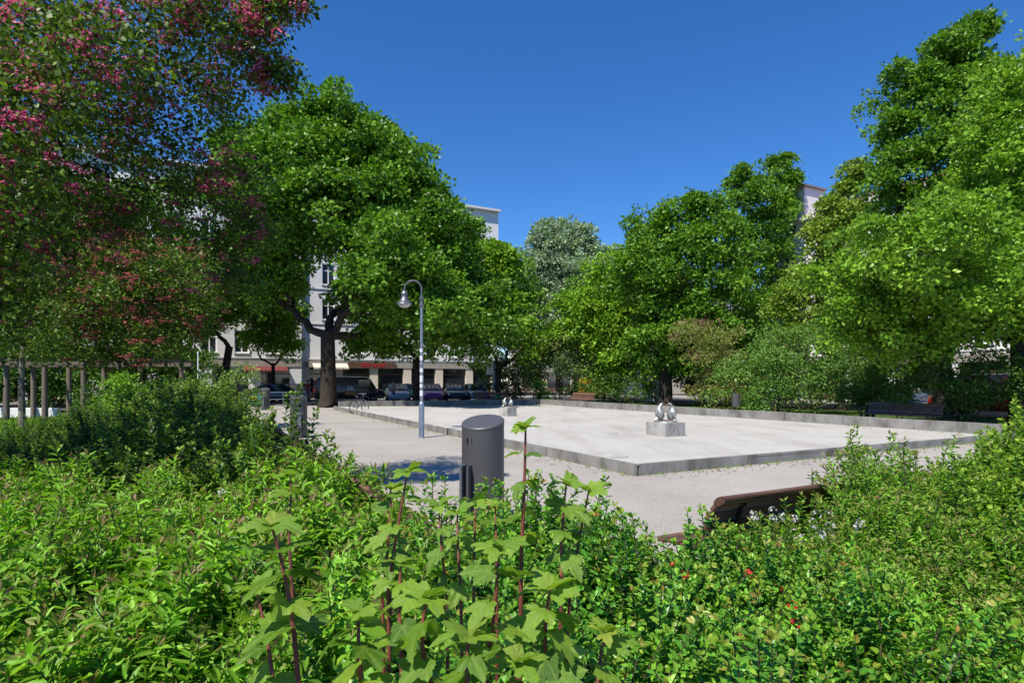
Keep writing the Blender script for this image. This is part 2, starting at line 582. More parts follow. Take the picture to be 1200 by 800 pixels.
def foliage(r, clumps, centers, crad, per, leaf, cols, name, mat, kind='kite', up=.45, droop=.25, flat=.6, zmin=.05, jit=.18, size=None):
    n = len(clumps)
    cr = crad * ((.65 + .7 * r.random(n)) if size is None else size * 1.1)
    cnt = np.maximum(4, (per * (cr / crad) ** 2 * (.75 + .5 * r.random(n))).astype(int))
    idx = np.repeat(np.arange(n), cnt)
    N = len(idx)
    d = rdir(r, N)
    d[:, 2] = np.where((d[:, 2] < 0) & (r.random(N) < .45), -d[:, 2], d[:, 2])
    rad = (.35 + .65 * r.random(N) ** .6)
    rad = np.where(r.random(N) < .06, 1.0 + .5 * r.random(N), rad)
    off = d * rad[:, None] * cr[idx][:, None]
    off[:, 2] *= flat
    pos = clumps[idx] + off
    out = norm(clumps - centers)[idx]
    nr = d * .5 + out * .4 + np.array([0, 0, up]) + r.normal(size=(N, 3)) * .75
    ax = d + r.normal(size=(N, 3)) * .6 + out * .3 - np.array([0, 0, droop])
    sc = leaf * (.65 + .7 * r.random(N))
    ct = r.random(n)[idx]
    tn = tints(r, N, cols, jit, ct)
    k = pos[:, 2] > zmin
    return scatter_mesh(name, kind, pos[k], ax[k], nr[k], sc[k], tn[k], mat)


def bez(a, b, c, n):
    t = np.linspace(0, 1, n)[:, None]
    return (1 - t) ** 2 * np.array(a) + 2 * t * (1 - t) * np.array(b) + t * t * np.array(c)


def limbs(r, mb, fork, lobes, clumps, own, r0, subs=5, wild=.04):
    f = np.array(fork, float)
    nodes = [(f, r0 * .66, 0.0)]
    for i in sorted(range(len(lobes)), key=lambda k: np.linalg.norm(lobes[k][0] - f)):
        c, rad = lobes[i]
        a, ra, pl = min(nodes, key=lambda n: np.linalg.norm(n[0] - c) + .55 * n[2])
        D = np.linalg.norm(c - a)
        mid = (a + c) / 2 + r.normal(size=3) * D * .13
        pts = bez(a, mid, c, 9)
        jit = np.cumsum(r.normal(size=(9, 3)), 0) * D * wild * .5
        jit -= np.linspace(0, 1, 9)[:, None] * jit[-1]
        pts[1:-1] += jit[1:-1]
        re = max(ra * .45, r0 * .07)
        mb.tube(pts, np.linspace(ra * (.95 if pl == 0 else .75), re, 9), 6)
        nodes.append((c, re, pl + D))
        nodes.append((pts[5], ra * .55, pl + D * .55))
        mine = clumps[own == i]
        if len(mine) == 0: continue
        for q in mine[r.permutation(len(mine))[:subs]]:
            k = r.integers(4, 9)
            st = pts[k]
            m2 = (st + q) / 2 + r.normal(size=3) * rad * .2
            mb.tube(bez(st, m2, q, 6), np.linspace(re * .7, r0 * .03, 6), 4)


def tree(name, label, px, d, lobes_px, trunk_r, cols, seed, fork_py=400, dens=6.0, crad=.9, per=110, leaf=.22,
         cat='tree', group=None, bark='bark', mat='tree_leaf', lean=0.0, subs=5, kind='kite', up=.45, jit=.26, base=None, extra=None, inner=.15, sublobes=3, forkpos=None, limbk=1.0):
    r = np.random.default_rng(seed)
    k = d / F
    bx, by = (GX(px, d), d) if base is None else base
    root = empty(name, (bx, by, 0))
    o = np.array([bx, by, 0.0])
    lobes = []
    for l in lobes_px:
        dd = l[3] if len(l) > 3 else float(r.uniform(-.35, .35)) * l[2] * k
        lobes.append((P(l[0], l[1], d + dd) - o, l[2] * k * (1 + dd / d)))
    if sublobes:
        more = []
        for c, rad in lobes:
            for _ in range(sublobes):
                dv = rdir(r, 1)[0]; dv[2] = abs(dv[2]) * .9 - .2; dv = dv / np.linalg.norm(dv)
                more.append((c + dv * rad * (.85 + .15 * r.random()), rad * (.2 + .28 * r.random())))
        lobes = [(c, rad * .95) for c, rad in lobes]
        main = list(lobes)
        mids = []
        for a_ in range(len(main)):
            for b_ in range(a_):
                (c1, r1), (c2, r2) = main[a_], main[b_]
                D = np.linalg.norm(c1 - c2)
                if .55 * (r1 + r2) < D < 1.05 * (r1 + r2):
                    mids.append(((c1 + c2) / 2, .5 * (r1 + r2) * .86))
        lobes = lobes + more + mids
    else:
        main = list(lobes)
    fork = P(px, fork_py, d) - o; fork[0] += lean; fork[1] = 0
    if forkpos is not None: fork = P(*forkpos) - o
    cl, own = crown_clumps(r, lobes, dens * .78, inner)
    csize = crown_clumps.size
    cen = np.array([l[0] for l in lobes])[own]
    mb = MB()
    H = fork[2]
    hs = np.array([0, .04, .12, .3, .6, 1.0])
    fl = np.array([1.55, 1.22, 1.05, 1.0, .93, .86])
    pts = [(lean * h * h + r.normal() * trunk_r * .06, r.normal() * trunk_r * .06, H * h - .03) for h in hs]
    if forkpos is not None: pts = [(fork[0] * h ** 1.5, fork[1] * h ** 1.5, H * h - .03) for h in hs]
    mb.tube(pts, list(trunk_r * fl), 12)
    limbs(r, mb, fork - np.array([0, 0, .25 if forkpos is None else 0]), main, cl, own, trunk_r * limbk, subs, .06 if forkpos is None else .1)
    mb.build('trunk', M[bark], root, smooth=True, autos=60)
    me = foliage(r, cl, cen, crad * .84, per * .58, leaf * 1.14, cols, 'crown', M[mat], kind, up, jit=jit, flat=.62, size=csize)
    cr = link('crown', me, None, root)
    cr['kind'] = 'stuff'
    tag(root, label, cat, group)
    if extra: extra(r, root, cl, cen, lobes)
    return root, cl, cen, lobes


# ------------------------------------------------------------------ setting
def sheet(name, pts, z, mat, kind='structure', sub=None):
    me = bpy.data.meshes.new(name)
    me.from_pydata([(p[0], p[1], z) for p in pts], [], [tuple(range(len(pts)))])
    me.materials.append(mat)
    o = link(name, me)
    o['kind'] = kind
    return o


g = sheet('ground', [(-900, -300), (900, -300), (900, 1500), (-900, 1500)], -.012, M['soil'])


def uvrect(u0, u1, v0, v1):
    return [UV(u0, v0)[:2], UV(u1, v0)[:2], UV(u1, v1)[:2], UV(u0, v1)[:2]]


PU0, PV0, W, L = -5.7, -5.3, 14.1, 27.2
sheet('gravel_path', uvrect(PU0, 16.5, PV0, 33), 0.0, M['gravel'])
sheet('lawn', uvrect(-40, PU0 - .5, 2, 33), -.004, M['turf'])
sheet('lawn', uvrect(16.6, 27, PV0, 33), -.004, M['turf'])
sheet('pavement', uvrect(-70, 25, 33, 35.5), .008, M['paving'])
sheet('road', uvrect(-70, 90, 35.5, 44.5), .004, M['asphalt'])
sheet('pavement', uvrect(-70, 39, 44.5, 50), .012, M['paving'])
sheet('road', uvrect(27.2, 34.5, -60, 35.4), .004, M['asphalt'])
sheet('pavement', uvrect(34.5, 42, -60, 44.4), .012, M['paving'])

# paddling-pool basin: floor falls slightly from the near kerbs to the far walls
pool = empty('paddling_pool', UV(0, 0), ANG)
tag(pool, 'pale concrete paddling pool basin in the middle of the gravel square', 'pool')


def zfloor(u, v):
    return .195 - .12 * (u / W) * 1.0 - .03 * (v / L)


vs, fs = [], []
NU, NV = 14, 26
for j in range(NV + 1):
    for i in range(NU + 1):
        u, v = W * i / NU, L * j / NV
        vs.append((u, v, zfloor(u, v)))
for j in range(NV):
    for i in range(NU):
        a = j * (NU + 1) + i
        fs.append((a, a + 1, a + NU + 2, a + NU + 1))
MB().add(vs, fs).build('basin_floor', M['concrete'], pool, smooth=True)
r = np.random.default_rng(3)


def kerbrow(p0, p1, zt0, zt1, n, nrm, thick=.07):
    """A row of cast kerb blocks along p0-p1 (pool coordinates), outer face on the line, thickness inward along nrm."""
    p0, p1, nrm = np.array(p0, float), np.array(p1, float), np.array(nrm, float)
    for i in range(n):
        a, b = i / n, (i + 1) / n
        q0, q1 = p0 + (p1 - p0) * a, p0 + (p1 - p0) * b
        e = (q1 - q0) / np.linalg.norm(q1 - q0) * .006
        q0, q1 = q0 + e, q1 - e
        j = float(r.normal() * .004)
        za, zb = zt0 + (zt1 - zt0) * a + j, zt0 + (zt1 - zt0) * b + j
        o = nrm * float(r.normal() * .004)
        q0, q1 = q0 + o, q1 + o
        i0, i1 = q0 + nrm * thick, q1 + nrm * thick
        m = MB().add([(*q0, -.1), (*q1, -.1), (*i1, -.1), (*i0, -.1), (*q0, za), (*q1, zb), (*i1, zb), (*i0, za)],
                     [(0, 3, 2, 1), (4, 5, 6, 7), (0, 1, 5, 4), (1, 2, 6, 5), (2, 3, 7, 6), (3, 0, 4, 7)])
        m.build('kerb_block', M['kerb'], pool, bevel=.012)


kerbrow((0, 0), (0, L), .21, .215, 9, (1, 0))          # left edge
kerbrow((.085, 0), (W, 0), .21, .18, 5, (0, 1))           # front edge
kerbrow((W, .3), (W, L), .40, .40, 11, (.34, 0), .34 / .34)      # right wall
kerbrow((0.34, L), (W, L), .46, .42, 6, (0, .34), 1.0)             # far wall

# ------------------------------------------------------------------ buildings
def facade_building(name, label, u0, v0, du, dv, width, height, storeys, cols, wallmat, ground=None, gmat=None, win=(1.15, 1.95),
                    z0=4.15, dz=3.4, margin=1.2, depth=10, roof=None, cornice=True, attic=None, ground_h=3.5, skip=()):
    """Facade starts at pool coordinates (u0,v0) and runs along (du,dv); outward normal is to the right of the run."""
    a = UV(u0, v0)
    run = E1 * du + E2 * dv
    rz = math.atan2(run[1], run[0])
    root = empty(name, (a[0], a[1], 0), rz)
    tag(root, label, 'building')
    sp = (width - 2 * margin) / cols
    wx = [margin + sp * (i + .5) for i in range(cols)]
    rows = [z0 + dz * k for k in range(storeys)]
    ops = [(x - win[0] / 2, x + win[0] / 2, z, z + win[1]) for z in rows for x in wx]
    # wall with real openings: split into a grid of x and z cuts
    up_z0 = ground_h if ground else 0.0
    xs = sorted({0.0, width} | {round(v, 4) for o in ops for v in o[:2]})
    zs = sorted({up_z0, height} | {round(v, 4) for o in ops for v in o[2:]})
    mb = MB()
    T = .22

    def inside(x, z):
        return any(o[0] < x < o[1] and o[2] < z < o[3] for o in ops)
    for i in range(len(xs) - 1):
        for j in range(len(zs) - 1):
            xm, zm = (xs[i] + xs[i + 1]) / 2, (zs[j] + zs[j + 1]) / 2
            if not inside(xm, zm):
                mb.add([(xs[i], 0, zs[j]), (xs[i + 1], 0, zs[j]), (xs[i + 1], 0, zs[j + 1]), (xs[i], 0, zs[j + 1])], [(0, 1, 2, 3)])
    for o in ops:
        x0, x1, za, zb = o
        mb.add([(x0, 0, za), (x1, 0, za), (x1, T, za), (x0, T, za)], [(0, 1, 2, 3)])
        mb.add([(x0, 0, zb), (x0, T, zb), (x1, T, zb), (x1, 0, zb)], [(0, 1, 2, 3)])
        mb.add([(x0, 0, za), (x0, T, za), (x0, T, zb), (x0, 0, zb)], [(0, 1, 2, 3)])
        mb.add([(x1, 0, za), (x1, 0, zb), (x1, T, zb), (x1, T, za)], [(0, 1, 2, 3)])
    # sides, back, top
    mb.add([(0, 0, 0), (0, depth, 0), (0, depth, height), (0, 0, height)], [(0, 1, 2, 3)])
    mb.add([(width, 0, 0), (width, 0, height), (width, depth, height), (width, depth, 0)], [(0, 1, 2, 3)])
    mb.add([(0, depth, 0), (width, depth, 0), (width, depth, height), (0, depth, height)], [(0, 1, 2, 3)])
    mb.add([(0, 0, height), (width, 0, height), (width, depth, height), (0, depth, height)], [(0, 1, 2, 3)])
    me = bpy.data.meshes.new('wall'); me.from_pydata(mb.v, [], mb.f); me.materials.append(wallmat)
    link('wall', me, None, root)
    # windows share meshes
    w, h = win
    fr = MB()
    t = .09
    fr.box((0, 0, t / 2), (w, .07, t)).box((0, 0, h - t / 2), (w, .07, t))
    fr.box((-w / 2 + t / 2, 0, h / 2), (t, .07, h - 2 * t)).box((w / 2 - t / 2, 0, h / 2), (t, .07, h - 2 * t))
    fr.box((0, -.004, h / 2), (t * 1.1, .06, h - 2 * t)).box((0, .003, h * .68), (w - 2 * t, .05, t * .8))
    frm = fr.mesh('frame', M['frame_white'])
    pn = MB().box((0, .02, h / 2), (w - .02, .012, h - .02)).mesh('pane', M['pane'])
    sl = MB().box((0, -.19, -.05), (w + .16, .16, .08)).mesh('sill', M['trim'])
    for k, o in enumerate(ops):
        if k in skip: continue
        f = link('window', frm, None, root, ((o[0] + o[1]) / 2, T - .06, o[2]))
        link('pane', pn, None, f)
        s_ = link('sill', sl, None, f, (0, -.001, 0))
    if cornice:
        MB().box((width / 2, -.2, height - .12), (width + .3, .44, .26)).build('cornice', M['trim'], root, bevel=.03)
        for z in rows:
            MB().box((width / 2, -.03, z - .42), (width - .02, .08, .1)).build('string_course', M['trim'], root)
    return root


bA_u0 = -34.0
bA_w = 35.2
bA = facade_building('apartment_building', 'white apartment block behind the dark van, with shops below', bA_u0, 48.2, 1, 0, bA_w, 20.0, 5, 13, M['white_wall'], ground=True, dz=3.25)
B_u0, B_w = 1.2, 20.4
bB = facade_building('apartment_building', 'white corner apartment block with beige shop floor and red shop sign', B_u0, 48.65, 1, 0, B_w, 20.2, 5, 7, M['white_wall'], ground=True, dz=3.3)
# left-most, pale blue painted house
bC = facade_building('apartment_building', 'pale blue rendered house half hidden by the street trees', -60, 48.0, 1, 0, 25.8, 17.0, 4, 9, M['blue_wall'], ground=True, dz=3.25)


def ground_floor(root, width, bays, pier, piermat, sign=None, h=3.5):
    """Shop fronts: piers with dark recessed rooms behind glass."""
    sp = width / bays
    pm = MB().box((0, .14, h / 2), (pier, .34, h)).mesh('pier', piermat)
    for i in range(bays + 1):
        x = min(max(i * sp, pier / 2), width - pier / 2)
        link('pier', pm, None, root, (x, .04, 0))
    MB().box((width / 2, .1, h - .28), (width, .3, .52)).build('shop_lintel', M['stone_wall'], root)
    MB().box((width / 2, 1.9, h / 2 - .2), (width - .1, .1, h - .5)).build('shop_back', M['dark_room'], root)
    MB().box((width / 2, 1.0, .06), (width - .1, 1.7, .1)).build('shop_floor', M['stone_wall'], root)
    gm = MB().box((0, .3, 1.75), (sp - pier - .02, .03, h - .75)).mesh('shop_pane', M['pane'])
    fm = MB().box((0, .27, .36), (sp - pier, .06, .6)).mesh('stall_riser', M['sign_brown'])
    tmn = MB().box((0, .27, 2.35), (sp - pier, .06, .08)).mesh('transom', M['sign_brown'])
    for i in range(bays):
        s = link('shop_front', fm, None, root, (sp * (i + .5), 0, 0))
        link('transom', tmn, None, s)
        link('shop_pane', gm, None, s)


ground_floor(bA, bA_w, 9, 1.0, M['white_wall'])
ground_floor(bB, B_w, 6, .8, M['beige_wall'])
ground_floor(bC, 25.8, 7, .9, M['blue_wall'])
# awning with scalloped edge on the shop behind the white car
aw = MB()
for i in range(14):
    x = i * .26
    aw.add([(x, -.02, 3.02), (x + .25, -.02, 3.02), (x + .25, -.72, 2.62), (x, -.72, 2.62), (x + .125, -.73, 2.42)], [(0, 1, 2, 3), (3, 2, 4)])
aw.build('awning', M['awning_red'], bA, (bA_w - 4.9, 0, 0))
# downpipe between the two blocks
MB().tube([(.12, -.12, .1), (.12, -.12, 19.8)], .06, 8).build('downpipe', M['trim'], bB)


def text_mesh(s, size, mat, name='lettering', extr=.01):
    cu = bpy.data.curves.new(name, 'FONT')
    cu.body = s; cu.size = size; cu.extrude = extr; cu.align_x = 'CENTER'; cu.align_y = 'CENTER'
    ob = bpy.data.objects.new(name, cu); COL.objects.link(ob)
    me = bpy.data.meshes.new_from_object(ob.evaluated_get(bpy.context.evaluated_depsgraph_get()))
    bpy.data.objects.remove(ob); bpy.data.curves.remove(cu)
    me.materials.clear(); me.materials.append(mat)
    return me


sg = empty('shop_sign', (0, 0, 0)); sg.parent = bB; sg.location = (6.6, -.14, 3.2)
tm = text_mesh('ERK SHOP', .52, M['sign_red'])
MB().box((0, 0, 0), (4.6, .12, .62)).build('sign_board', M['sign_brown'], sg, bevel=.01)
lt = link('lettering', tm, None, sg, (.1, -.08, 0)); lt.rotation_euler = (math.radians(90), 0, 0)
lb = empty('striped_awning'); lb.parent = bB; lb.location = (2.6, 0, 0)
MB().add([(-1.6, -.02, 3.35), (1.6, -.02, 3.35), (1.6, -.9, 2.95), (-1.6, -.9, 2.95)], [(0, 1, 2, 3)]).build('awning_cloth', M['beige_wall'], lb)
for i in range(6):
    MB().box((-1.35 + i * .54, -.9, 2.86), (.5, .02, .16)).build('awning_valance', M['beige_wall'], lb)

# right-hand street: two houses in a row facing the square
rA = facade_building('apartment_building', 'white house with tiled roof and roof pipe behind the right-hand trees', 38.8, 28.4, 0, -1, 34, 15.6, 4, 11, M['white_wall'], ground=True, dz=3.3, win=(1.2, 1.9))
ground_floor(rA, 34, 9, .9, M['white_wall'])
rB = facade_building('apartment_building', 'pale house with low tiled roof seen over the trees, beyond the white house', 38.8, 79, 0, -1, 30.4, 15.2, 4, 10, M['beige_wall'], ground=True, dz=3.3)
ground_floor(rB, 30.4, 8, .9, M['beige_wall'])


bE = facade_building('apartment_building', 'beige house across the side street, hidden behind the park trees', 40.5, 48.6, 1, 0, 36, 14.0, 3, 12, M['stone_wall'], ground=True, dz=3.3)
ground_floor(bE, 36, 9, .9, M['stone_wall'])


def gable(root, width, h, depth, rise, mat):
    MB().add([(-.2, -.4, h), (width + .2, -.4, h), (width + .2, depth * .5, h + rise), (-.2, depth * .5, h + rise), (-.2, depth + .4, h), (width + .2, depth + .4, h)],
             [(0, 1, 2, 3), (3, 2, 5, 4), (0, 3, 4), (1, 5, 2)]).build('roof', mat, root)


gable(rA, 34, 15.6, 10, 2.2, M['roof_red'])
gable(rB, 30.4, 15.2, 10, 3.0, M['roof_red'])
# dormer and flue on the white house
MB().box((2.4, 1.4, 17.1), (3.2, 2.6, 2.6)).build('dormer', M['frame_white'], rA, bevel=.02)
MB().box((2.4, 1.3, 18.48), (3.7, 3.1, .16)).build('dormer_roof', M['roof_grey'], rA)
MB().box((2.4, .08, 17.1), (1.5, .06, 1.2)).build('dormer_window', M['pane'], rA)
MB().lathe([(.13, 0), (.13, 1.6), (.22, 1.62), (.22, 1.8), (.1, 1.86)], 10, (.9, 2.6, 18.4)).build('flue_pipe', M['chrome'], rA, smooth=True)

# ------------------------------------------------------------------ trees
MAPLE = [(.035, .095, .010), (.055, .135, .013), (.085, .18, .018)]
MAPLE2 = [(.03, .085, .01), (.05, .12, .013), (.08, .165, .018)]
LIGHT = [(.055, .13, .012), (.085, .185, .018), (.13, .235, .025)]
SILVER = [(.082, .135, .10), (.13, .20, .155), (.19, .27, .235)]
YELL = [(.06, .13, .018), (.10, .17, .026), (.15, .21, .04)]

tree('maple_tree', 'big maple with forked trunk beside the pool corner and the dark van', 385, 37.5,
     [(395, 180, 60), (335, 200, 58), (455, 218, 58), (295, 245, 50), (405, 238, 60, -2), (475, 285, 58), (312, 245, 40, -3), (450, 330, 46, -2),
      (520, 290, 38), (500, 355, 48, -1.5), (350, 148, 24), (432, 160, 24), (382, 138, 20), (505, 240, 24), (285, 190, 34), (545, 350, 28), (480, 325, 38, -5), (525, 375, 28, -5), (450, 290, 40, -5), (322, 305, 36, -1), (285, 300, 34, 0), (440, 385, 34, 2), (418, 345, 24, 2), (352, 285, 22, 2), (318, 345, 26, 0)],
     .5, MAPLE, 11, fork_py=388, dens=9.5, crad=.85, per=135, leaf=.21, subs=6)
tree('street_tree', 'dark street tree growing behind the lamp post', 488, 41.5,
     [(500, 330, 46), (545, 345, 42, -4), (470, 390, 34), (525, 395, 34, -5), (505, 285, 32), (565, 390, 32, -4), (440, 405, 24)],
     .28, MAPLE2, 12, fork_py=420, dens=8, crad=.85, per=120, leaf=.22)
tree('street_tree', 'light green street tree beside the blue street sign', 584, 45.5,
     [(590, 330, 34), (568, 365, 38), (612, 370, 32), (590, 395, 34, -4), (603, 315, 22), (560, 305, 26), (580, 295, 16), (625, 395, 24)],
     .22, LIGHT, 13, fork_py=425, dens=8, crad=.8, per=120, leaf=.2)
tree('silver_lime_tree', 'pale silvery lime tree rising beyond the far end of the pool', 655, 68,
     [(662, 305, 38), (634, 320, 34), (692, 318, 32), (652, 355, 46), (700, 350, 32), (640, 288, 20), (672, 284, 20), (618, 345, 26), (660, 395, 42)],
     .4, SILVER, 14, fork_py=420, dens=6.5, crad=1.1, per=120, leaf=.27)
tree('garden_tree', 'bright green bushy tree over the yellow delivery van', 722, 45,
     [(715, 345, 42), (698, 395, 38), (748, 390, 42), (742, 330, 36), (684, 365, 26), (722, 312, 20), (770, 345, 30), (720, 425, 30)],
     .25, LIGHT, 15, fork_py=430, dens=8.5, crad=.8, per=120, leaf=.2)
tree('garden_tree', 'broad green tree with dark trunk standing behind the penguins', 780, 38.5,
     [(790, 285, 40), (832, 305, 46), (782, 345, 46), (850, 360, 46), (800, 400, 40), (800, 252, 20), (762, 290, 26), (838, 255, 20), (745, 320, 26), (860, 410, 30), (765, 410, 26)],
     .45, MAPLE, 16, fork_py=415, dens=9, crad=.75, per=125, leaf=.19)
tree('garden_tree', 'tall slender green tree in front of the white dormer house', 893, 50,
     [(903, 218, 26), (882, 245, 30), (895, 270, 30), (915, 250, 16), (870, 300, 34), (902, 310, 36), (890, 360, 38), (866, 213, 11), (915, 190, 11), (930, 212, 7), (900, 405, 34)],
     .32, MAPLE, 17, fork_py=400, dens=8, crad=.7, per=110, leaf=.2)
tree('garden_tree', 'yellowish green tree under the tiled roof of the white house', 985, 34,
     [(1008, 225, 20), (995, 262, 22), (978, 268, 20), (955, 288, 18), (968, 248, 12), (1010, 290, 34), (965, 325, 34), (940, 365, 32), (998, 345, 46), (1000, 205, 12), (960, 390, 36), (1010, 400, 40)],
     .26, YELL, 18, fork_py=420, dens=10, crad=.6, per=110, leaf=.15)
tree('park_tree', 'tallest park tree with loose open top beside the dark bench', 1105, 27,
     [(1108, 88, 36), (1078, 150, 50), (1135, 165, 64), (1062, 215, 50), (1110, 250, 70), (1140, 45, 20), (1072, 90, 26), (1125, 120, 34), (1095, 190, 44), (1050, 290, 52), (1185, 110, 36), (1040, 150, 20), (1140, 75, 26), (1160, 250, 60)],
     .36, MAPLE, 19, fork_py=350, dens=11, crad=.5, per=110, leaf=.14, subs=7, sublobes=5, inner=.3)
tree('park_tree', 'wide leafy park tree overhanging the far right corner of the pool', 1194, 21.5,
     [(1185, 220, 72), (1150, 300, 70), (1085, 330, 56), (1020, 340, 44), (1195, 345, 62), (1045, 385, 40), (1125, 375, 46), (1240, 250, 90), (980, 325, 24), (1240, 380, 60), (1250, 110, 80), (1068, 300, 50, -3), (1112, 290, 56, -3), (1145, 330, 48, -3), (1075, 400, 34, 0), (995, 385, 34), (1165, 140, 34)],
     .30, LIGHT, 20, fork_py=390, dens=18, crad=.5, per=110, leaf=.125, subs=7)
tree('street_tree', 'slim street tree in front of the white apartment block', 320, 47,
     [(320, 380, 24), (300, 400, 18), (336, 408, 18), (308, 350, 26), (292, 375, 20), (330, 345, 22), (325, 315, 24), (342, 370, 14)], .16, LIGHT, 21, fork_py=425, dens=9, crad=.7, per=100, leaf=.2)
tree('street_tree', 'curved street tree in front of the pale blue house', 262, 43,
     [(258, 345, 32), (236, 375, 28), (288, 345, 26), (250, 310, 30), (215, 350, 26)], .3, MAPLE2, 22, fork_py=405, dens=9, crad=.8, per=110, leaf=.2, lean=.4)
tree('park_tree', 'dark park tree behind the timber pergola', 165, 38,
     [(165, 300, 60), (110, 280, 60), (200, 340, 45), (150, 370, 50), (90, 350, 50), (180, 240, 40), (195, 400, 35)], .3, MAPLE2, 23, fork_py=420, dens=8, crad=.9, per=110, leaf=.2)
tree('park_tree', 'dark spreading tree at the lawn edge beyond the pergola', 40, 36,
     [(40, 290, 70), (0, 350, 60), (60, 370, 50), (-60, 300, 80), (20, 230, 50)], .3, MAPLE2, 24, fork_py=420, dens=8, crad=.9, per=110, leaf=.2)


# hawthorns with pink flower clusters
def blossoms(n_cor, size, cols, m=11):
    def f(r, root, cl, cen, lobes, n_cor=n_cor):
        nb_ = n_cor // 7
        k = r.integers(0, len(cl), nb_)
        d = norm(rdir(r, nb_) + np.array([-.25, -.45, .15]))
        b0 = cl[k] + d * (.25 if size < .03 else .42)
        run = norm(rdir(r, nb_) * np.array([1, 1, .35]))
        t = np.tile(np.linspace(-1, 1, 7), nb_)[:, None]
        c = np.repeat(b0, 7, axis=0) + np.repeat(run, 7, axis=0) * t * size * 3.6 + r.normal(size=(nb_ * 7, 3)) * size * 1.0
        n_cor = len(c)
        dd = rdir(r, n_cor * m).reshape(n_cor, m, 3)
        dd[:, :, 2] = np.abs(dd[:, :, 2])
        big = (.6 + .8 * r.random(n_cor))[:, None, None]
        pos = (c[:, None] + dd * np.array([1, 1, .5]) * size * 1.7 * big).reshape(-1, 3)
        N = len(pos)
        nr = dd.reshape(-1, 3) + np.array([0, 0, .4]) + r.normal(size=(N, 3)) * .3
        ax = np.cross(nr, r.normal(size=(N, 3)))
        tn = np.repeat(tints(r, n_cor, np.array(cols) / LEAFK, .1), m, axis=0) * (1 + .12 * r.normal(size=(N, 1)))
        me = scatter_mesh('blossom', 'floret', pos, ax, nr, size * (.8 + .5 * r.random(N)), tn, M['petal'])
        o = link('blossom', me, None, root)
        o['kind'] = 'stuff'
    return f


HAW = [(.024, .05, .009), (.04, .085, .012), (.10, .175, .02)]
PINK = [(.34, .04, .10), (.58, .10, .22), (.72, .27, .38)]
DUSK = [(.26, .05, .055), (.40, .10, .10), (.46, .18, .15)]
HD = 7.0
tree('hawthorn_tree', 'pink flowering hawthorn spreading over the shrub bed in front of the pergola', -60, HD,
     [(50, 60, 105, -.6), (190, 15, 95, .3), (120, 200, 95, .2), (230, 110, 60, .5), (262, 35, 46, 0), (-70, 120, 140, -.2), (235, 235, 58, .8), (50, 270, 72, .5),
      (290, 70, 30, .2), (292, 285, 32, 1.0), (-90, 330, 120, 0), (200, -90, 80, .6), (312, 14, 20, 0), (272, 225, 34, .8), (325, 92, 12, .2), (268, 325, 30, 1.0), (340, 6, 9, 0), (15, 140, 85, -2.0), (-70, 240, 110, -2), (95, 70, 66, -1.8), (-120, 60, 130, -1.6), (-110, 330, 90, -1.2), ],
     .14, HAW, 31, fork_py=330, dens=80, crad=.27, per=62, leaf=.05, subs=9, kind='kite', extra=blossoms(7700, .026, PINK, 6), inner=.25, sublobes=2, forkpos=(20, 250, 7.2), limbk=.42)
tree('hawthorn_tree', 'dusky pink hawthorn with lower crown next to the pergola posts', 150, 19,
     [(150, 360, 48), (200, 345, 46), (110, 325, 52), (160, 310, 40), (185, 400, 36), (230, 385, 32), (90, 390, 40), (140, 415, 30), (225, 325, 34), (50, 370, 46), (10, 400, 40)],
     .13, HAW, 32, fork_py=425, dens=22, crad=.42, per=80, leaf=.085, subs=9, extra=blossoms(4200, .038, DUSK, 6), sublobes=2, limbk=.6)


# ------------------------------------------------------------------ shrubs beyond the pool
def shrub(name, label, px, d, lobes_px, cols, seed, leaf=.12, dens=14, crad=.5, per=90, group=None, kind='kite', flowers=None, fcols=None, fsize=.03, base_h=.3, mat='bush_leaf'):
    r = np.random.default_rng(seed)
    k = d / F
    o = np.array([GX(px, d), d, 0.0])
    root = empty(name, tuple(o))
    lobes = []
    for l in lobes_px:
        dd = l[3] if len(l) > 3 else float(r.uniform(-.4, .4)) * l[2] * k
        lobes.append((P(l[0], l[1], d + dd) - o, l[2] * k))
    cl, own = crown_clumps(r, lobes, dens)
    kp = cl[:, 2] > .1
    cl, csize = cl[kp], crown_clumps.size[kp]
    L_ = np.array([l[0] for l in lobes])
    cen = L_[np.argmin(np.linalg.norm(cl[:, None] - L_[None], axis=2), axis=1)]
    mb = MB()
    for i in range(9):
        q = cl[r.integers(0, len(cl))]
        s = np.array([r.normal() * .15, r.normal() * .15, -.02])
        mb.tube(bez(s, (s + q) / 2 + np.array([0, 0, .3]), q, 6), np.linspace(.035, .008, 6), 5)
    mb.build('stems', M['twig'], root)
    fo = link('foliage', foliage(r, cl, cen, crad, per, leaf, cols, 'foliage', M[mat], kind, size=csize), None, root)
    fo['kind'] = 'stuff'
    if flowers:
        n = flowers
        kk = r.integers(0, len(cl), n)
        d_ = rdir(r, n); d_[:, 2] = np.abs(d_[:, 2])
        c = cl[kk] + d_ * crad * .95
        m = 8
        pos = (c[:, None] + rdir(r, n * m).reshape(n, m, 3) * fsize * 2).reshape(-1, 3)
        nr = rdir(r, n * m) + np.array([-.2, -.4, .6])
        me = scatter_mesh('blossom', 'floret', pos, np.cross(nr, rdir(r, n * m)), nr, np.full(n * m, fsize * 1.3), tints(r, n * m, np.array(fcols) / LEAFK, .15), M['petal'])
        b = link('blossom', me, None, root); b['kind'] = 'stuff'
    tag(root, label, 'shrub', group)
    return root


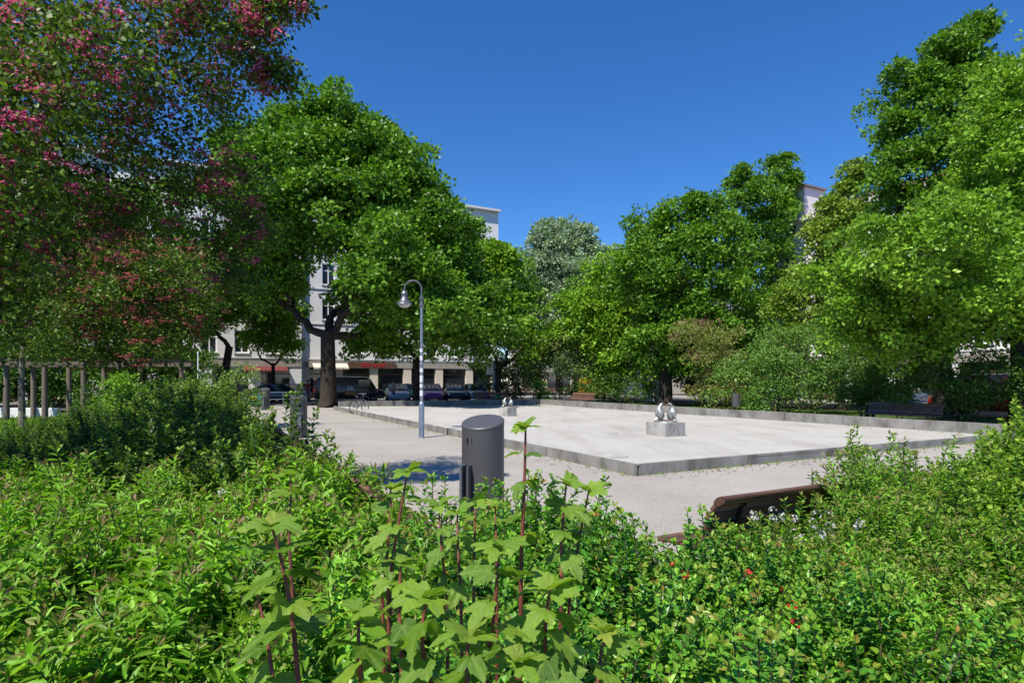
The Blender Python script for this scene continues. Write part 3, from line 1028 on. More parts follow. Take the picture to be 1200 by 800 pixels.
LILAC = [(.045, .11, .02), (.07, .15, .035), (.10, .19, .05)]
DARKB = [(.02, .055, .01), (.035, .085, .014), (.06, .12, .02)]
shrub('lilac_bush', 'large lilac bush with fading flower heads behind the pool wall', 905, 29.5, [(872, 445, 30), (910, 430, 36), (950, 432, 34), (930, 460, 26), (985, 440, 32), (890, 470, 14), (925, 405, 24), (965, 405, 24)], LILAC, 41, .11, 15, .5, 95, flowers=160, fcols=[(.28, .12, .10), (.35, .2, .16)])
shrub('lilac_bush', 'brownish flowering bush beside the trunk behind the penguins', 838, 33, [(838, 430, 24), (832, 460, 18), (815, 400, 26), (848, 405, 20), (858, 455, 18)], [(.06, .11, .025), (.1, .14, .04), (.15, .15, .06)], 42, .11, 15, .5, 90, flowers=320, fcols=[(.26, .12, .09), (.33, .19, .14)], fsize=.04)
shrub('garden_shrub', 'grey green shrub at the far corner of the pool', 655, 46.5, [(640, 425, 22), (662, 412, 26), (690, 425, 22), (622, 430, 18), (605, 425, 20), (675, 400, 20), (640, 400, 20)], [(.06, .11, .035), (.1, .15, .06), (.16, .2, .1)], 43, .16, 10, .6, 80, flowers=140, fcols=[(.4, .3, .25), (.5, .4, .35)], fsize=.04)
shrub('garden_shrub', 'dark ragged shrub between the yellow van and the white kiosk', 732, 39.5, [(722, 450, 18), (748, 456, 16), (705, 458, 12), (765, 462, 8)], DARKB, 44, .13, 11, .5, 60)
shrub('garden_shrub', 'small fresh green shrub growing over the far pool wall', 632, 43.2, [(632, 460, 9), (630, 452, 7), (638, 466, 7)], LILAC, 45, .13, 22, .35, 80)
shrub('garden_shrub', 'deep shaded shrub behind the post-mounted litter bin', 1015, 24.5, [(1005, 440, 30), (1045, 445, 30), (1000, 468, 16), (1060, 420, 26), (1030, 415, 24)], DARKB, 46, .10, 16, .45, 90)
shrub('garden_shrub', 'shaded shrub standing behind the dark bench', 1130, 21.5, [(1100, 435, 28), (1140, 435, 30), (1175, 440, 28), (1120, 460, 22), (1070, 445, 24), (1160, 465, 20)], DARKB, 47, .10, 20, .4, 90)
shrub('garden_shrub', 'rounded pale green shrub in front of the pale blue house', 258, 15, [(268, 455, 24), (240, 465, 24), (282, 470, 18), (262, 480, 26), (225, 485, 22)], [(.05, .10, .02), (.08, .15, .03), (.14, .2, .06)], 48, .06, 52, .24, 70)
shrub('garden_shrub', 'fresh green upright shrub between the pergola posts and the rounded shrub', 140, 14, [(140, 460, 18), (135, 480, 18), (150, 490, 18), (142, 448, 10)], LIGHT, 49, .06, 60, .22, 60)
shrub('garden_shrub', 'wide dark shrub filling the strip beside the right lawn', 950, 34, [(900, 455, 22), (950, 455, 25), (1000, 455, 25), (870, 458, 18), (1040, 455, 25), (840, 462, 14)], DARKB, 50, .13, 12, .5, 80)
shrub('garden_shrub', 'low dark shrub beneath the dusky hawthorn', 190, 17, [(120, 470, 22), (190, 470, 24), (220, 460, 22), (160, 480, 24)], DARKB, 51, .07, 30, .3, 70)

for i, (px, d, lab) in enumerate(((-10, 31, 'dense dark shrub behind the first pergola bays'), (60, 32, 'dense dark shrub behind the middle of the pergola'), (130, 31.5, 'dense dark shrub behind the pergola end'), (195, 33, 'dense dark shrub between the pergola and the pale blue house'))):
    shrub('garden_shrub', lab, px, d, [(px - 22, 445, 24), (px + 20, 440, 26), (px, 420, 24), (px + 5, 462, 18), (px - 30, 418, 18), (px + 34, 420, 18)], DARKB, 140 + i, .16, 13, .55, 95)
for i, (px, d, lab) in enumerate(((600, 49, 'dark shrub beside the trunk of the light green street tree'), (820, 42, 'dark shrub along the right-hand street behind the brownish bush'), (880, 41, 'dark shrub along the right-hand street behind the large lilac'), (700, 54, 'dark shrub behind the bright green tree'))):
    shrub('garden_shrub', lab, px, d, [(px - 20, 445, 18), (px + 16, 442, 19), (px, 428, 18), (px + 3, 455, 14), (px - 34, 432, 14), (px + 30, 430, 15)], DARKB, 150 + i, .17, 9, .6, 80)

# ------------------------------------------------------------------ foreground bushes made of leafy shoots
def shoot_bush(seed, rad, height, shoots, kind, leaf, cols, tipcols, pitch, mat, leafspan=.62, tip=7, spread=.75, tipleaf=.55, wob=.24, rootr=.12, oblong=1.0):
    """Returns (stems mesh, foliage mesh): shoots fan from the base to an uneven dome, leaves set along their upper part."""
    r = np.random.default_rng(seed)
    pos, ax, nr, sc, tn = [], [], [], [], []
    mb = MB()
    for i in range(shoots):
        a = r.random() * 2 * math.pi
        q = math.sqrt(r.random())
        tx, ty = rad * q * math.cos(a) * oblong, rad * q * math.sin(a)
        bump_ = 1 + wob * (math.sin(tx * 7 + seed) + math.cos(ty * 8 + seed * 2)) * .5
        tz = height * bump_ * (1 - .28 * q * q) * (.74 + .34 * r.random())
        b0 = np.array([r.normal() * rootr, r.normal() * rootr, 0.0])
        t_ = np.array([tx, ty, tz])
        mid = np.array([tx * .55, ty * .55, tz * .62])
        n = max(5, int(np.linalg.norm(t_ - b0) * leafspan / pitch))
        pts = bez(b0, mid, t_, 7)
        if i % 2 == 0: mb.tube(pts, np.linspace(.006, .0025, 7), 3, caps=False)
        ts = np.linspace(1 - leafspan, .985, n)[:, None]
        pp = (1 - ts) ** 2 * b0 + 2 * ts * (1 - ts) * mid + ts * ts * t_
        tang = norm(np.diff(np.vstack([pp, t_ + (t_ - mid) * .02]), axis=0))
        ang = np.arange(n) * 2.4 + r.random() * 6
        side = norm(np.cross(tang, np.array([.3, .2, .5]) + r.normal(size=3) * .3))
        oth = np.cross(tang, side)
        rad_ = side * np.cos(ang)[:, None] + oth * np.sin(ang)[:, None]
        lift = .15 + .75 * ts ** 3
        A = rad_ + tang * lift + r.normal(size=(n, 3)) * .18
        pos.append(pp); ax.append(A)
        nr.append(tang * .9 + np.array([0, 0, .6]) + r.normal(size=(n, 3)) * .3)
        sc.append(leaf * (.7 + .5 * r.random(n)) * (1.05 - .3 * ts[:, 0] ** 4))
        tt = tints(r, n, cols, .2, np.full(n, r.random())) * (.62 + .45 * r.random())
        tn.append(tt)
        if tip:
            dd = norm(rdir(r, tip) + np.array([0, 0, .6]))
            pos.append(np.repeat(t_[None], tip, 0) + dd * leaf * .12); ax.append(dd); nr.append(rdir(r, tip) + np.array([0, 0, .5]))
            sc.append(leaf * tipleaf * (.6 + .6 * r.random(tip)))
            tn.append(tints(r, tip, tipcols, .15, np.full(tip, r.random())))
    fol = scatter_mesh('foliage', kind, np.vstack(pos), np.vstack(ax), np.vstack(nr), np.concatenate(sc), np.vstack(tn), M[mat])
    return mb.mesh('stems', M['twig']), fol


def plant_bush(name, meshes, x, y, rz, s, label, group, z=0.0):
    root = empty(name, (x, y, z), rz)
    root.scale = (s, s, s)
    link('stems', meshes[0], None, root)
    f = link('foliage', meshes[1], None, root); f['kind'] = 'stuff'
    tag(root, label, 'shrub', group)
    return root


SPI = [(.065, .18, .018), (.105, .245, .023), (.15, .30, .033)]
SPITIP = [(.075, .18, .018), (.10, .17, .03), (.12, .105, .05), (.10, .075, .05)]
spi = [shoot_bush(60 + i, .62, .82, 150, 'lance', .098, SPI, SPITIP, .021, 'bush_leaf', tip=5, tipleaf=.5) for i in range(4)]
r = np.random.default_rng(5)
LEFTB = []
k = 0
for gy in np.arange(1.55, 6.3, .62):
    for gx in np.arange(-6.3, -.1, .78):
        x = gx + r.normal() * .1 + (.35 if int(gy / .62) % 2 else 0); y = gy + r.normal() * .09
        u, v = toUV(x, y)
        if abs(x / y) > 1.05 or x > -.35 or u > PU0 - .42 or (x > -.9 and y < 2.2): continue
        LEFTB.append(plant_bush('spirea_bush', spi[k % 4], x, y, r.random() * 6.28, .9 + .2 * r.random(), 'low narrow-leaved spirea bush ' + ('right against the backs of the left benches' if u > PU0 - 1.1 else 'at the foot of the large-leaved shrub' if x > -1.5 else 'bordering the shaded shrubs under the hawthorn' if y > 4.6 else 'in the open middle of the sunny left bed'), 'spirea bushes of the left bed'))
        k += 1

for i, (x, y, s_) in enumerate(((-1.0, 3.45, 1.05), (-1.3, 4.0, 1.1), (-.8, 2.75, 1.0), (-1.55, 4.5, 1.22), (-1.8, 5.0, 1.18), (-2.15, 5.6, 1.12), (-2.5, 6.2, 1.02), (-2.9, 6.9, 1.0), (-1.45, 3.2, 1.05))):
    LEFTB.append(plant_bush('spirea_bush', spi[i % 4], x, y, r.random() * 6.28, s_, 'low narrow-leaved spirea bush right against the backs of the left benches', 'spirea bushes of the left bed'))

# shaded taller bushes behind, along the left benches
SHD = [(.017, .05, .008), (.03, .075, .011), (.055, .11, .016)]  # leaf tints darkened further, with the hawthorn's shade put into the colour
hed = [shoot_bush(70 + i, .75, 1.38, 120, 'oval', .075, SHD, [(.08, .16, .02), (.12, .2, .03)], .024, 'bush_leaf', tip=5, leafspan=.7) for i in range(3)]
k = 0
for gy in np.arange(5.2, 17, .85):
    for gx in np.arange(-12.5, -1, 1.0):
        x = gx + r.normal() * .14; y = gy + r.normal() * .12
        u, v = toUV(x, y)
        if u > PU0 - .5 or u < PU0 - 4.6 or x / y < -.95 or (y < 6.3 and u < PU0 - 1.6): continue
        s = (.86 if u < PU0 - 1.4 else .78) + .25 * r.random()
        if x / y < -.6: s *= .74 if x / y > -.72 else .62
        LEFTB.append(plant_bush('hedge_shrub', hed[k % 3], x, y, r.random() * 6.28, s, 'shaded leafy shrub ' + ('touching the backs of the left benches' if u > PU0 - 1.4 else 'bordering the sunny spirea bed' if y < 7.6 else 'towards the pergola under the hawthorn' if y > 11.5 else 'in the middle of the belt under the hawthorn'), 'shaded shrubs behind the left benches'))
        k += 1

# ground-cover low plants at the left lawn edge
SPR = [(.055, .15, .016), (.085, .21, .02), (.13, .27, .03)]
spr = [shoot_bush(80 + i, .55, .9, 170, 'lance', .062, SPR, [(.09, .2, .03), (.13, .18, .04), (.14, .11, .055)], .019, 'bush_leaf', tip=7) for i in range(3)]
QUI = [(.03, .11, .016), (.048, .16, .02), (.075, .20, .022), (.13, .25, .03)]
QTIP = [(.06, .19, .02), (.10, .23, .02), (.11, .22, .03), (.13, .18, .03), (.17, .08, .035)]
qui = [shoot_bush(90 + i, .55, .8, 135, 'oval', .052, QUI, QTIP, .019, 'gloss_leaf', tip=6, leafspan=.75, tipleaf=.6) for i in range(3)]
TALL = [(.05, .13, .014), (.08, .18, .018), (.13, .24, .025)]
tal = [shoot_bush(100 + i, .62, 1.36, 160, 'oval', .06, TALL, [(.12, .22, .02), (.17, .25, .04)], .021, 'bush_leaf', tip=6, leafspan=.7, wob=.2) for i in range(3)]


BUSHES = []


def row_of(name, mesh, spots, label, group, zone=lambda x, y: ''):
    for i, (x, y, s) in enumerate(spots):
        BUSHES.append(plant_bush(name, mesh[i % len(mesh)], x, y, r.random() * 6.28, s, label + zone(x, y), group))


row_of('quince_bush', qui, [(.35, 2.2, .95), (.85, 2.0, .95), (1.35, 2.15, .95), (.2, 3.0, 1.08), (.62, 2.75, 1.02), (1.15, 2.7, .95), (1.65, 2.5, .95), (.35, 3.6, 1.12),
       (.95, 3.35, .98), (1.4, 3.25, .9), (1.0, 1.55, .8), (1.5, 1.6, .82), (.5, 1.6, .8), (0.0, 3.5, 1.12), (-.3, 2.9, 1.05), (.05, 4.0, 1.12), (-.45, 3.4, 1.1), (1.95, 2.0, .85), (-.1, 2.3, .9), (1.2, 3.5, .98), (1.6, 3.3, .95)],
       'glossy quince bush with reddish tips ', 'quince bushes in front of the bench',
       lambda x, y: 'beside the large-leaved shrub' if x < .75 and y < 2.6 else 'between the large-leaved shrub and the litter bin' if x < .5 else 'next to the low spirea' if x > 1.45 else 'in front of the bench end')
row_of('spirea_bush', spr, [(1.9, 3.1, .92), (1.75, 3.65, .92), (2.3, 3.55, .98), (2.15, 2.75, .9), (2.3, 3.9, .95), (2.75, 4.2, 1.1), (2.8, 3.8, 1.0), (2.5, 2.4, .8), (2.6, 3.0, .9), (2.2, 1.75, .62), (3.2, 4.7, 1.22), (3.0, 4.6, 1.2), (3.0, 2.6, .7)],
       'low dense spirea bush ', 'spirea bushes behind the right bench', lambda x, y: 'against the back of the brown bench' if y > 3.9 else 'mixed with the white flower heads' if x < 2.0 else 'at the foot of the tall right shrubs')
row_of('leafy_shrub', tal, [(3.3, 3.9, .8), (3.6, 4.5, .8), (3.15, 3.35, .78), (3.75, 3.6, 1.03), (4.2, 4.3, 1.05), (4.7, 5.0, 1.0), (4.0, 5.1, .75), (4.6, 4.3, 1.1), (3.6, 3.05, .8), (5.3, 5.8, 1.0)],
       'tall leafy shrub of the right bed ', 'tall shrubs of the right bed', lambda x, y: 'towards the pool corner' if y > 4.4 else 'rising straight behind the low spirea' if x < 3.5 else 'in the thick of the group')


# flowers on the quince (each one a thing part): small red cups
def add_flowers(n, box, size, cols, name, m=9, spread=1.6, pool_=None):
    spread = min(spread, 1.7)
    rr = np.random.default_rng(n)
    for i in range(n):
        x, y, z = [rr.uniform(a, b) for a, b in box]
        dd = norm(rdir(rr, m) + np.array([0, 0, .5]))
        me = scatter_mesh(name, 'floret', dd * size * spread, np.cross(dd, rdir(rr, m)), dd, np.full(m, size * 1.5), tints(rr, m, np.array(cols) / LEAFK, .12), M['petal'])
        b = min(pool_, key=lambda q: (q.location.x - x) ** 2 + (q.location.y - y) ** 2)
        inv = Matrix.LocRotScale(b.location, b.rotation_euler, b.scale).inverted()
        o = link(name, me, None, b)
        o.matrix_local = inv @ Matrix.Translation((x, y, z))


add_flowers(6, ((.45, 1.7), (2.0, 2.9), (.68, .84)), .011, [(.50, .02, .02), (.55, .06, .04)], 'red_flower', 7, 1.1, BUSHES)
add_flowers(16, ((1.5, 2.1), (3.4, 3.8), (.78, .88)), .011, [(.5, .5, .48), (.56, .56, .54)], 'white_flower_head', 10, 2.2, BUSHES)
add_flowers(10, ((-2.5, -2.0), (4.5, 5.1), (.74, .84)), .011, [(.60, .60, .58), (.66, .66, .64)], 'white_flower_head', 8, 1.8, LEFTB)

# ------------------------------------------------------------------ large-leaved shrub close to the camera
def lobed_leaf(seed, size=1.0, curl=.12, lobes=3):
    rr = np.random.default_rng(seed)
    # outline in polar form around the petiole point, three pointed lobes, toothed
    tips = [(0, 1.0), (.82, .72), (-.82, .72)] if lobes == 3 else [(0, 1.0), (.75, .8), (-.75, .8), (1.6, .48), (-1.6, .48)]
    N = 56
    th = np.linspace(-2.75, 2.75, N)
    R = np.zeros(N)
    for a, l in tips:
        R = np.maximum(R, l * np.exp(-((th - a) / .60) ** 2))
    R = np.maximum(R, .40 + .14 * np.cos(th))
    R *= 1 + .07 * np.where(np.arange(N) % 3 == 0, 1, -.45) + .02 * rr.normal(size=N)
    out = np.stack([R * np.cos(th), R * np.sin(th)], 1)
    rings = [0.0, .34, .68, 1.0]
    vs, vein = [(0, 0, 0)], [1.0]
    ribs = [t[0] for t in tips]

    def zz(x, y, rr_, t):
        rib = min(abs(t - a) for a in ribs)
        fold = .10 * math.sqrt(min(rib, .5)) * rr_
        return fold - curl * (x * x) - .12 * y * y * (1 if seed % 2 else -.4) + .02 * math.sin(9 * t + seed) * rr_
    for q in rings[1:]:
        for i in range(N):
            x, y = out[i] * q
            vs.append((x, y, zz(x, y, math.hypot(x, y), th[i])))
            rib = min(abs(th[i] - a) for a in ribs)
            vein.append(1.0 if rib < .055 else (.35 if (i % 6 == 0 and q < .9) else 0.0))
    fs = [(0, 1 + i, 2 + i) for i in range(N - 1)]
    for k in range(2):
        for i in range(N - 1):
            a = 1 + k * N + i
            fs.append((a, a + N, a + N + 1, a + 1))
    me = bpy.data.meshes.new('leaf')
    me.from_pydata(vs, [], fs)
    me.polygons.foreach_set('use_smooth', [True] * len(me.polygons))
    at = me.attributes.new('vein', 'FLOAT', 'POINT')
    at.data.foreach_set('value', np.array(vein, np.float32))
    return me


VIBL = [(.05, .145, .016), (.08, .2, .02), (.12, .26, .03)]
leaf_meshes = [lobed_leaf(s, curl=c) for s, c in ((1, .25), (2, .42), (3, .12), (4, .55), (5, .33), (6, .05))]
young_meshes = [m.copy() for m in leaf_meshes[:4]]
for m in leaf_meshes: m.materials.append(M['big_leaf'])
for m in young_meshes: m.materials.append(M['young_leaf'])
vib = empty('large_leaved_shrub', (-.03, 1.25, 0))
tag(vib, 'large lobed leaf shrub with red brown upright shoots in front of the litter bin', 'shrub')
vo = np.array([-.03, 1.25, 0])
rl = np.random.default_rng(77)
for i, (dx, dy, hh) in enumerate(((-.28, .1, 1.0), (.12, .15, 1.0), (-.1, -.25, .98), (.3, -.1, .95), (-.45, -.2, .95))):
    st_, fo_ = shoot_bush(120 + i, .30, hh, 26, 'oval', .085, VIBL, VIBL, .05, 'gloss_leaf', tip=3, leafspan=.6)
    link('lower_stems', st_, None, vib, (dx, dy, 0))
    fo_ = link('lower_foliage', fo_, None, vib, (dx, dy, 0)); fo_['kind'] = 'stuff'
NLEAF = 0


def leaf_at(parent, p, ax, nr, size, young=False):
    global NLEAF
    ax = ax / np.linalg.norm(ax)
    nr = nr - ax * (nr @ ax); nr = nr / np.linalg.norm(nr)
    by = np.cross(nr, ax)
    me = (young_meshes if young else leaf_meshes)[rl.integers(0, 4 if young else 6)]
    o = link('leaf', me, None, parent)
    o.matrix_local = Matrix(((ax[0] * size, by[0] * size, nr[0] * size, p[0]), (ax[1] * size, by[1] * size, nr[1] * size, p[1]), (ax[2] * size, by[2] * size, nr[2] * size, p[2]), (0, 0, 0, 1)))
    NLEAF += 1


def shoot(px, py, d, bpx, bpy_, bd, leaves, size, rad=.0055, start=.1, topy=True):
    size *= .86; rad *= .72; leaves += 1
    """One upright shoot: tip at photo pixel (px,py) at depth d, passing (bpx,bpy_) lower down, then to the ground."""
    t = P(px, py, d) - vo
    b = P(bpx, bpy_, bd) - vo
    low = b + (b - t) * .25
    gnd = np.array([low[0] * .8, low[1] * .8, 0.0])
    mb = MB()
    pts = list(bez(gnd, low * .75 + gnd * .25, b, 5))[:-1] + list(bez(b, (b + t) / 2 + rl.normal(size=3) * .008, t, 7))
    mb.tube(pts, np.linspace(rad * 1.5, rad * .55, len(pts)), 7)
    st = mb.build('shoot', M['red_stem'], vib, smooth=True)
    a0 = rl.random() * 3
    for i in range(leaves):
        f = start + (1 - start) * i / max(leaves - 1, 1)
        p = b + (t - b) * f if f > 0 else b
        tang = norm((t - b)[None])[0]
        for sgn in (1, -1):
            an = a0 + (math.pi / 2) * (i % 2) + (0 if sgn > 0 else math.pi) + rl.normal() * .25
            out = np.array([math.cos(an), math.sin(an), 0])
            last = (1 - f)
            lift = .9 * f ** 4 + .1
            ax_ = out + np.array([0, 0, lift - .4 + rl.normal() * .25])
            n_ = np.array([0, 0, 1.0]) + out * (.35 - .6 * f) + rl.normal(size=3) * .38
            pet = size * (.25 + .2 * rl.random()) * (.5 + .5 * last)
            s = size * (.85 + .35 * rl.random()) * (1.0 if last > .25 else .72 + .28 * last / .25)
            pp = p + ax_ / np.linalg.norm(ax_) * pet
            leaf_at(st, pp, ax_, n_, s, young=(last < .12))
    if topy:
        for k in range(3):
            an = a0 + .8 + k * 2.1 + rl.normal() * .2
            o_ = np.array([math.cos(an), math.sin(an), .28 - .35 * rl.random()])
            leaf_at(st, t + o_ * size * .22, o_, np.array([0, 0, 1.0]) + rl.normal(size=3) * .3, size * (.66 + .22 * rl.random()), True)
        for k in range(2):
            an = rl.random() * 6.28
            leaf_at(st, t, np.array([math.cos(an) * .9, math.sin(an) * .9, .55]), np.array([-math.cos(an), -math.sin(an), .9]), size * (.22 + .14 * rl.random()), True)
    return st


shoot(616, 500, 1.30, 611, 650, 1.28, 4, .052, .0060, .15)
shoot(478, 552, 1.35, 455, 690, 1.32, 4, .058, .0055)
shoot(458, 572, 1.38, 448, 700, 1.34, 4, .055)
shoot(664, 566, 1.40, 658, 690, 1.35, 4, .062, .0055)
shoot(690, 575, 1.42, 668, 690, 1.38, 4, .06, .005)
shoot(584, 640, .98, 570, 775, .97, 4, .062, .0055)
shoot(318, 615, 1.05, 345, 745, 1.03, 4, .068, .0055)
shoot(514, 592, 1.62, 522, 680, 1.55, 3, .062)
shoot(536, 600, 1.58, 540, 690, 1.5, 3, .06)
shoot(556, 588, 1.7, 555, 660, 1.6, 3, .056)
shoot(580, 590, 1.7, 582, 660, 1.6, 3, .056)
shoot(340, 556, 1.85, 338, 620, 1.8, 3, .058)
shoot(420, 715, .86, 424, 800, .84, 4, .058)
shoot(645, 690, 1.0, 640, 790, 1.0, 4, .07)
shoot(500, 700, .92, 505, 800, .9, 4, .066)
shoot(550, 745, .82, 552, 830, .8, 4, .06)
shoot(470, 660, 1.15, 470, 760, 1.1, 4, .068)
shoot(610, 775, .85, 610, 860, .82, 4, .055)
shoot(300, 690, 1.1, 320, 800, 1.05, 3, .058)
shoot(710, 740, 1.1, 700, 830, 1.05, 4, .06)

# ------------------------------------------------------------------ litter bins
def litter_bin(x, y, rz, label, s=1.0):
    root = empty('litter_bin', (x, y, 0), rz)
    R, n = .245, 40
    b = MB()
    ring = lambda z, rr, slope: [(rr * math.cos(2 * math.pi * k / n), rr * math.sin(2 * math.pi * k / n), z + slope * (rr * math.sin(2 * math.pi * k / n))) for k in range(n)]
    SL = .27
    b.loft([ring(.0, R * .94, 0), ring(.03, R * .94, 0), ring(.031, R, 0), ring(.4, R, 0), ring(1.205, R, SL)])
    b.build('bin_body', M['bin_grey'], root, smooth=True)
    l = MB()
    l.loft([ring(1.2065, R + .003, SL), ring(1.225, R + .003, SL), ring(1.236, R - .008, SL), ring(1.2365, R - .012, SL), ring(1.2365, .1, SL)])
    l.build('bin_lid', M['bin_grey'], root, smooth=True, autos=30)
    for dx in (-.028, .028):
        MB().box((dx - .075, -R * .985 + .006, 1.03), (.012, .02, .058)).build('lock_slot', M['bin_dark'], root, bevel=.003)
    fl = empty('ashtray'); fl.parent = root; fl.location = (-.10, -R - .02, .53)
    for dx in (-.04, .04):
        MB().box((dx, .0, 0), (.03, .16, .46)).build('side_plate', M['galv'] if dx < 0 else M['bin_grey'], fl, bevel=.004)
    MB().box((0, .05, 0), (.046, .04, .45)).build('back_plate', M['bin_dark'], fl)
    tag(root, label, 'litter bin', 'litter bins')
    root.scale = (s, s, s)
    return root


nb = litter_bin(GX(566, 6.75), 6.75, -.3, 'tall dark grey cylinder bin with slanted lid behind the large-leaved shrub')
b2 = copy_tree(nb); b2.location = (GX(350, 17.5), 17.5, 0); b2.rotation_euler = (0, 0, .9)
b2['label'] = 'dark cylinder litter bin at the end of the left bench row'
b3 = copy_tree(nb); b3.location = (GX(311, 34), 34, 0); b3.rotation_euler = (0, 0, .5)
b3['label'] = 'grey cylinder litter bin by the railing near the parked bicycles'

# post-mounted bin by the right wall
pb = empty('post_bin', UV(15.3, 11.2))
MB().tube([(0, 0, 0), (0, 0, 1.25)], .035, 8).build('post', M['iron'], pb, smooth=True)
MB().loft([[(.19 * math.cos(a), -.2 + .15 * math.sin(a), z) for a in np.linspace(0, 2 * math.pi, 16, endpoint=False)] for z in (.5, .52, 1.08, 1.1)]).build('basket', M['bin_grey'], pb, smooth=True)
tag(pb, 'small dark litter bin on a post in the shade behind the pool wall', 'litter bin')

# ------------------------------------------------------------------ street lamp
LP = GX(494, 17.36), 17.36
lamp = empty('street_lamp', (LP[0], LP[1], 0), 0)
tag(lamp, 'grey gooseneck street lamp with bell shade beside the pool kerb', 'street lamp')
MB().lathe([(.11, 0), (.085, .02), (.083, .03), (.083, 1.0), (.078, 1.04), (.052, 1.07), (.05, 1.1)], 18).build('base_sleeve', M['galv'], lamp, smooth=True)
MB().lathe([(.05, 1.1), (.05, 2.16), (.062, 2.17), (.062, 2.22), (.045, 2.24), (.042, 3.92)], 16).build('pole', M['galv'], lamp, smooth=True)
for z, h in ((1.25, .16), (1.5, .1), (1.66, .2), (1.95, .12), (2.3, .14), (2.55, .1)):
    MB().lathe([(.0515 if z < 2.2 else .0465, 0), (.0515 if z < 2.2 else .0465, h)], 16, (0, 0, z), cap=False).build('sticker', M['sticker'], lamp, smooth=True)
MB().lathe([(.045, 3.9), (.075, 3.92), (.075, 3.96), (.05, 3.98), (.05, 4.1), (.075, 4.12), (.075, 4.16), (.04, 4.19)], 16).build('collar', M['lamp_grey'], lamp, smooth=True)
arc = [(0, 0, 4.15), (0, 0, 4.42)] + [(-.255 + .255 * math.cos(a), 0, 4.42 + .255 * math.sin(a)) for a in np.linspace(.2, math.pi, 12)] + [(-.51, 0, 4.36)]
MB().tube(arc, .024, 10).build('gooseneck', M['lamp_grey'], lamp, smooth=True)
sh = MB().lathe([(.03, 4.38), (.06, 4.37), (.085, 4.33), (.09, 4.30), (.10, 4.29), (.10, 4.25), (.085, 4.24), (.095, 4.18), (.125, 4.10), (.175, 4.03), (.235, 3.985), (.238, 3.975), (.23, 3.97)], 24, (-.51, 0, 0), cap=False).build('lamp_shade', M['lamp_grey'], lamp, smooth=True, autos=60)
MB().lathe([(.20, 3.985), (.17, 3.93), (.10, 3.885), (.02, 3.87)], 20, (-.51, 0, 0)).build('lamp_glass', M['lamp_glass'], lamp, smooth=True)

# ------------------------------------------------------------------ benches with curved slatted backs
def bench(loc, rz, label, group, length=2.6):
    """Local x along the bench, +y the way it faces."""
    root = empty('park_bench', loc, rz)
    prof = []
    # seat slats then back slats along an S curve (y,z, tilt)
    seat = [(.46, .43, -8), (.375, .445, -3), (.29, .448, 2), (.205, .442, 6), (.12, .44, 14)]
    back = [(.045, .47, 48), (.008, .545, 72), (-.015, .63, 80), (-.045, .715, 68), (-.095, .79, 48)]
    sm = MB().box((0, 0, 0), (length, .074, .034)).mesh('slat', M['bench_wood'], bevel=.005)
    for y, z, t in seat + back:
        o = link('slat', sm, None, root, (0, y, z)); o.rotation_euler = (math.radians(-t), 0, 0)
    top = MB().loft([[(x, .058 * math.cos(a), .03 * math.sin(a)) for a in np.linspace(0, 2 * math.pi, 12, endpoint=False)] for x in (-length / 2, length / 2)]).mesh('top_rail', M['bench_wood'], True, 0, 40)
    o = link('top_rail', top, None, root, (0, -.15, .845)); o.rotation_euler = (math.radians(-30), 0, 0)
    for sx in (-.78, 0, .78):
        f = MB()
        x = sx * length / 2
        pr = [(y, z - .026) for y, z, t in seat[::-1]]
        f.tube([(x, .47, .40), (x, .3, .415), (x, .12, .408), (x, .03, .44), (x, -.03, .54), (x, -.05, .64), (x, -.085, .73), (x, -.13, .80)], .016, 6)
        f.tube([(x, .40, .405), (x, .42, .2), (x, .40, 0)], .02, 6)
        f.tube([(x, .08, .41), (x, .02, .2), (x, -.03, 0)], .02, 6)
        f.build('leg_frame', M['iron'], root, smooth=True)
    bk = MB().lathe([(.012, -.03), (.012, .03)], 8).mesh('bracket', M['galv'])
    for sx in (-.78, .78):
        o = link('bracket', bk, None, root, (sx * length / 2, -.115, .79))
    tag(root, label, 'bench', group)
    return root


# right foreground bench: left end of its top rail at pixel (838,583)
bd0 = np.array([1.47, 4.14])
bL = 2.6
c = bd0 + E1 * bL / 2 + E2 * .15
rb = bench((c[0], c[1], 0), ANG, 'brown slatted bench with rolled top rail behind the quince bushes', None)
# left row: backs to the left bed
for i, (v, lab) in enumerate(((-3.75 + 1.3, 'brown slatted bench closest to the tall slanted litter bin, back to the left bed'), (-3.75 + 4.5, 'brown slatted bench in the middle of the left row under the hawthorn'), (-3.75 + 7.7, 'brown slatted bench at the far end of the left row under the hawthorn'))):
    p = UV(PU0 + .18, v)
    b = copy_tree(rb)
    b.location = p; b.rotation_euler = (0, 0, ANG - math.pi / 2)
    b['label'] = lab
    b['group'] = 'benches of the left row'
bb = copy_tree(rb); bb.location = UV(16.2, 4.2); bb.rotation_euler = (0, 0, ANG + math.pi / 2); bb['label'] = 'dark bench in deep shade behind the right pool wall'
bb = copy_tree(rb); bb.location = UV(15.9, 24.5); bb.rotation_euler = (0, 0, ANG + math.pi / 2); bb['label'] = 'shaded bench behind the pool wall in front of the yellow van'
bb = copy_tree(rb); bb.location = UV(11.2, 29.0); bb.rotation_euler = (0, 0, ANG + math.pi); bb['label'] = 'bench behind the far pool wall holding a green and a purple bundle'
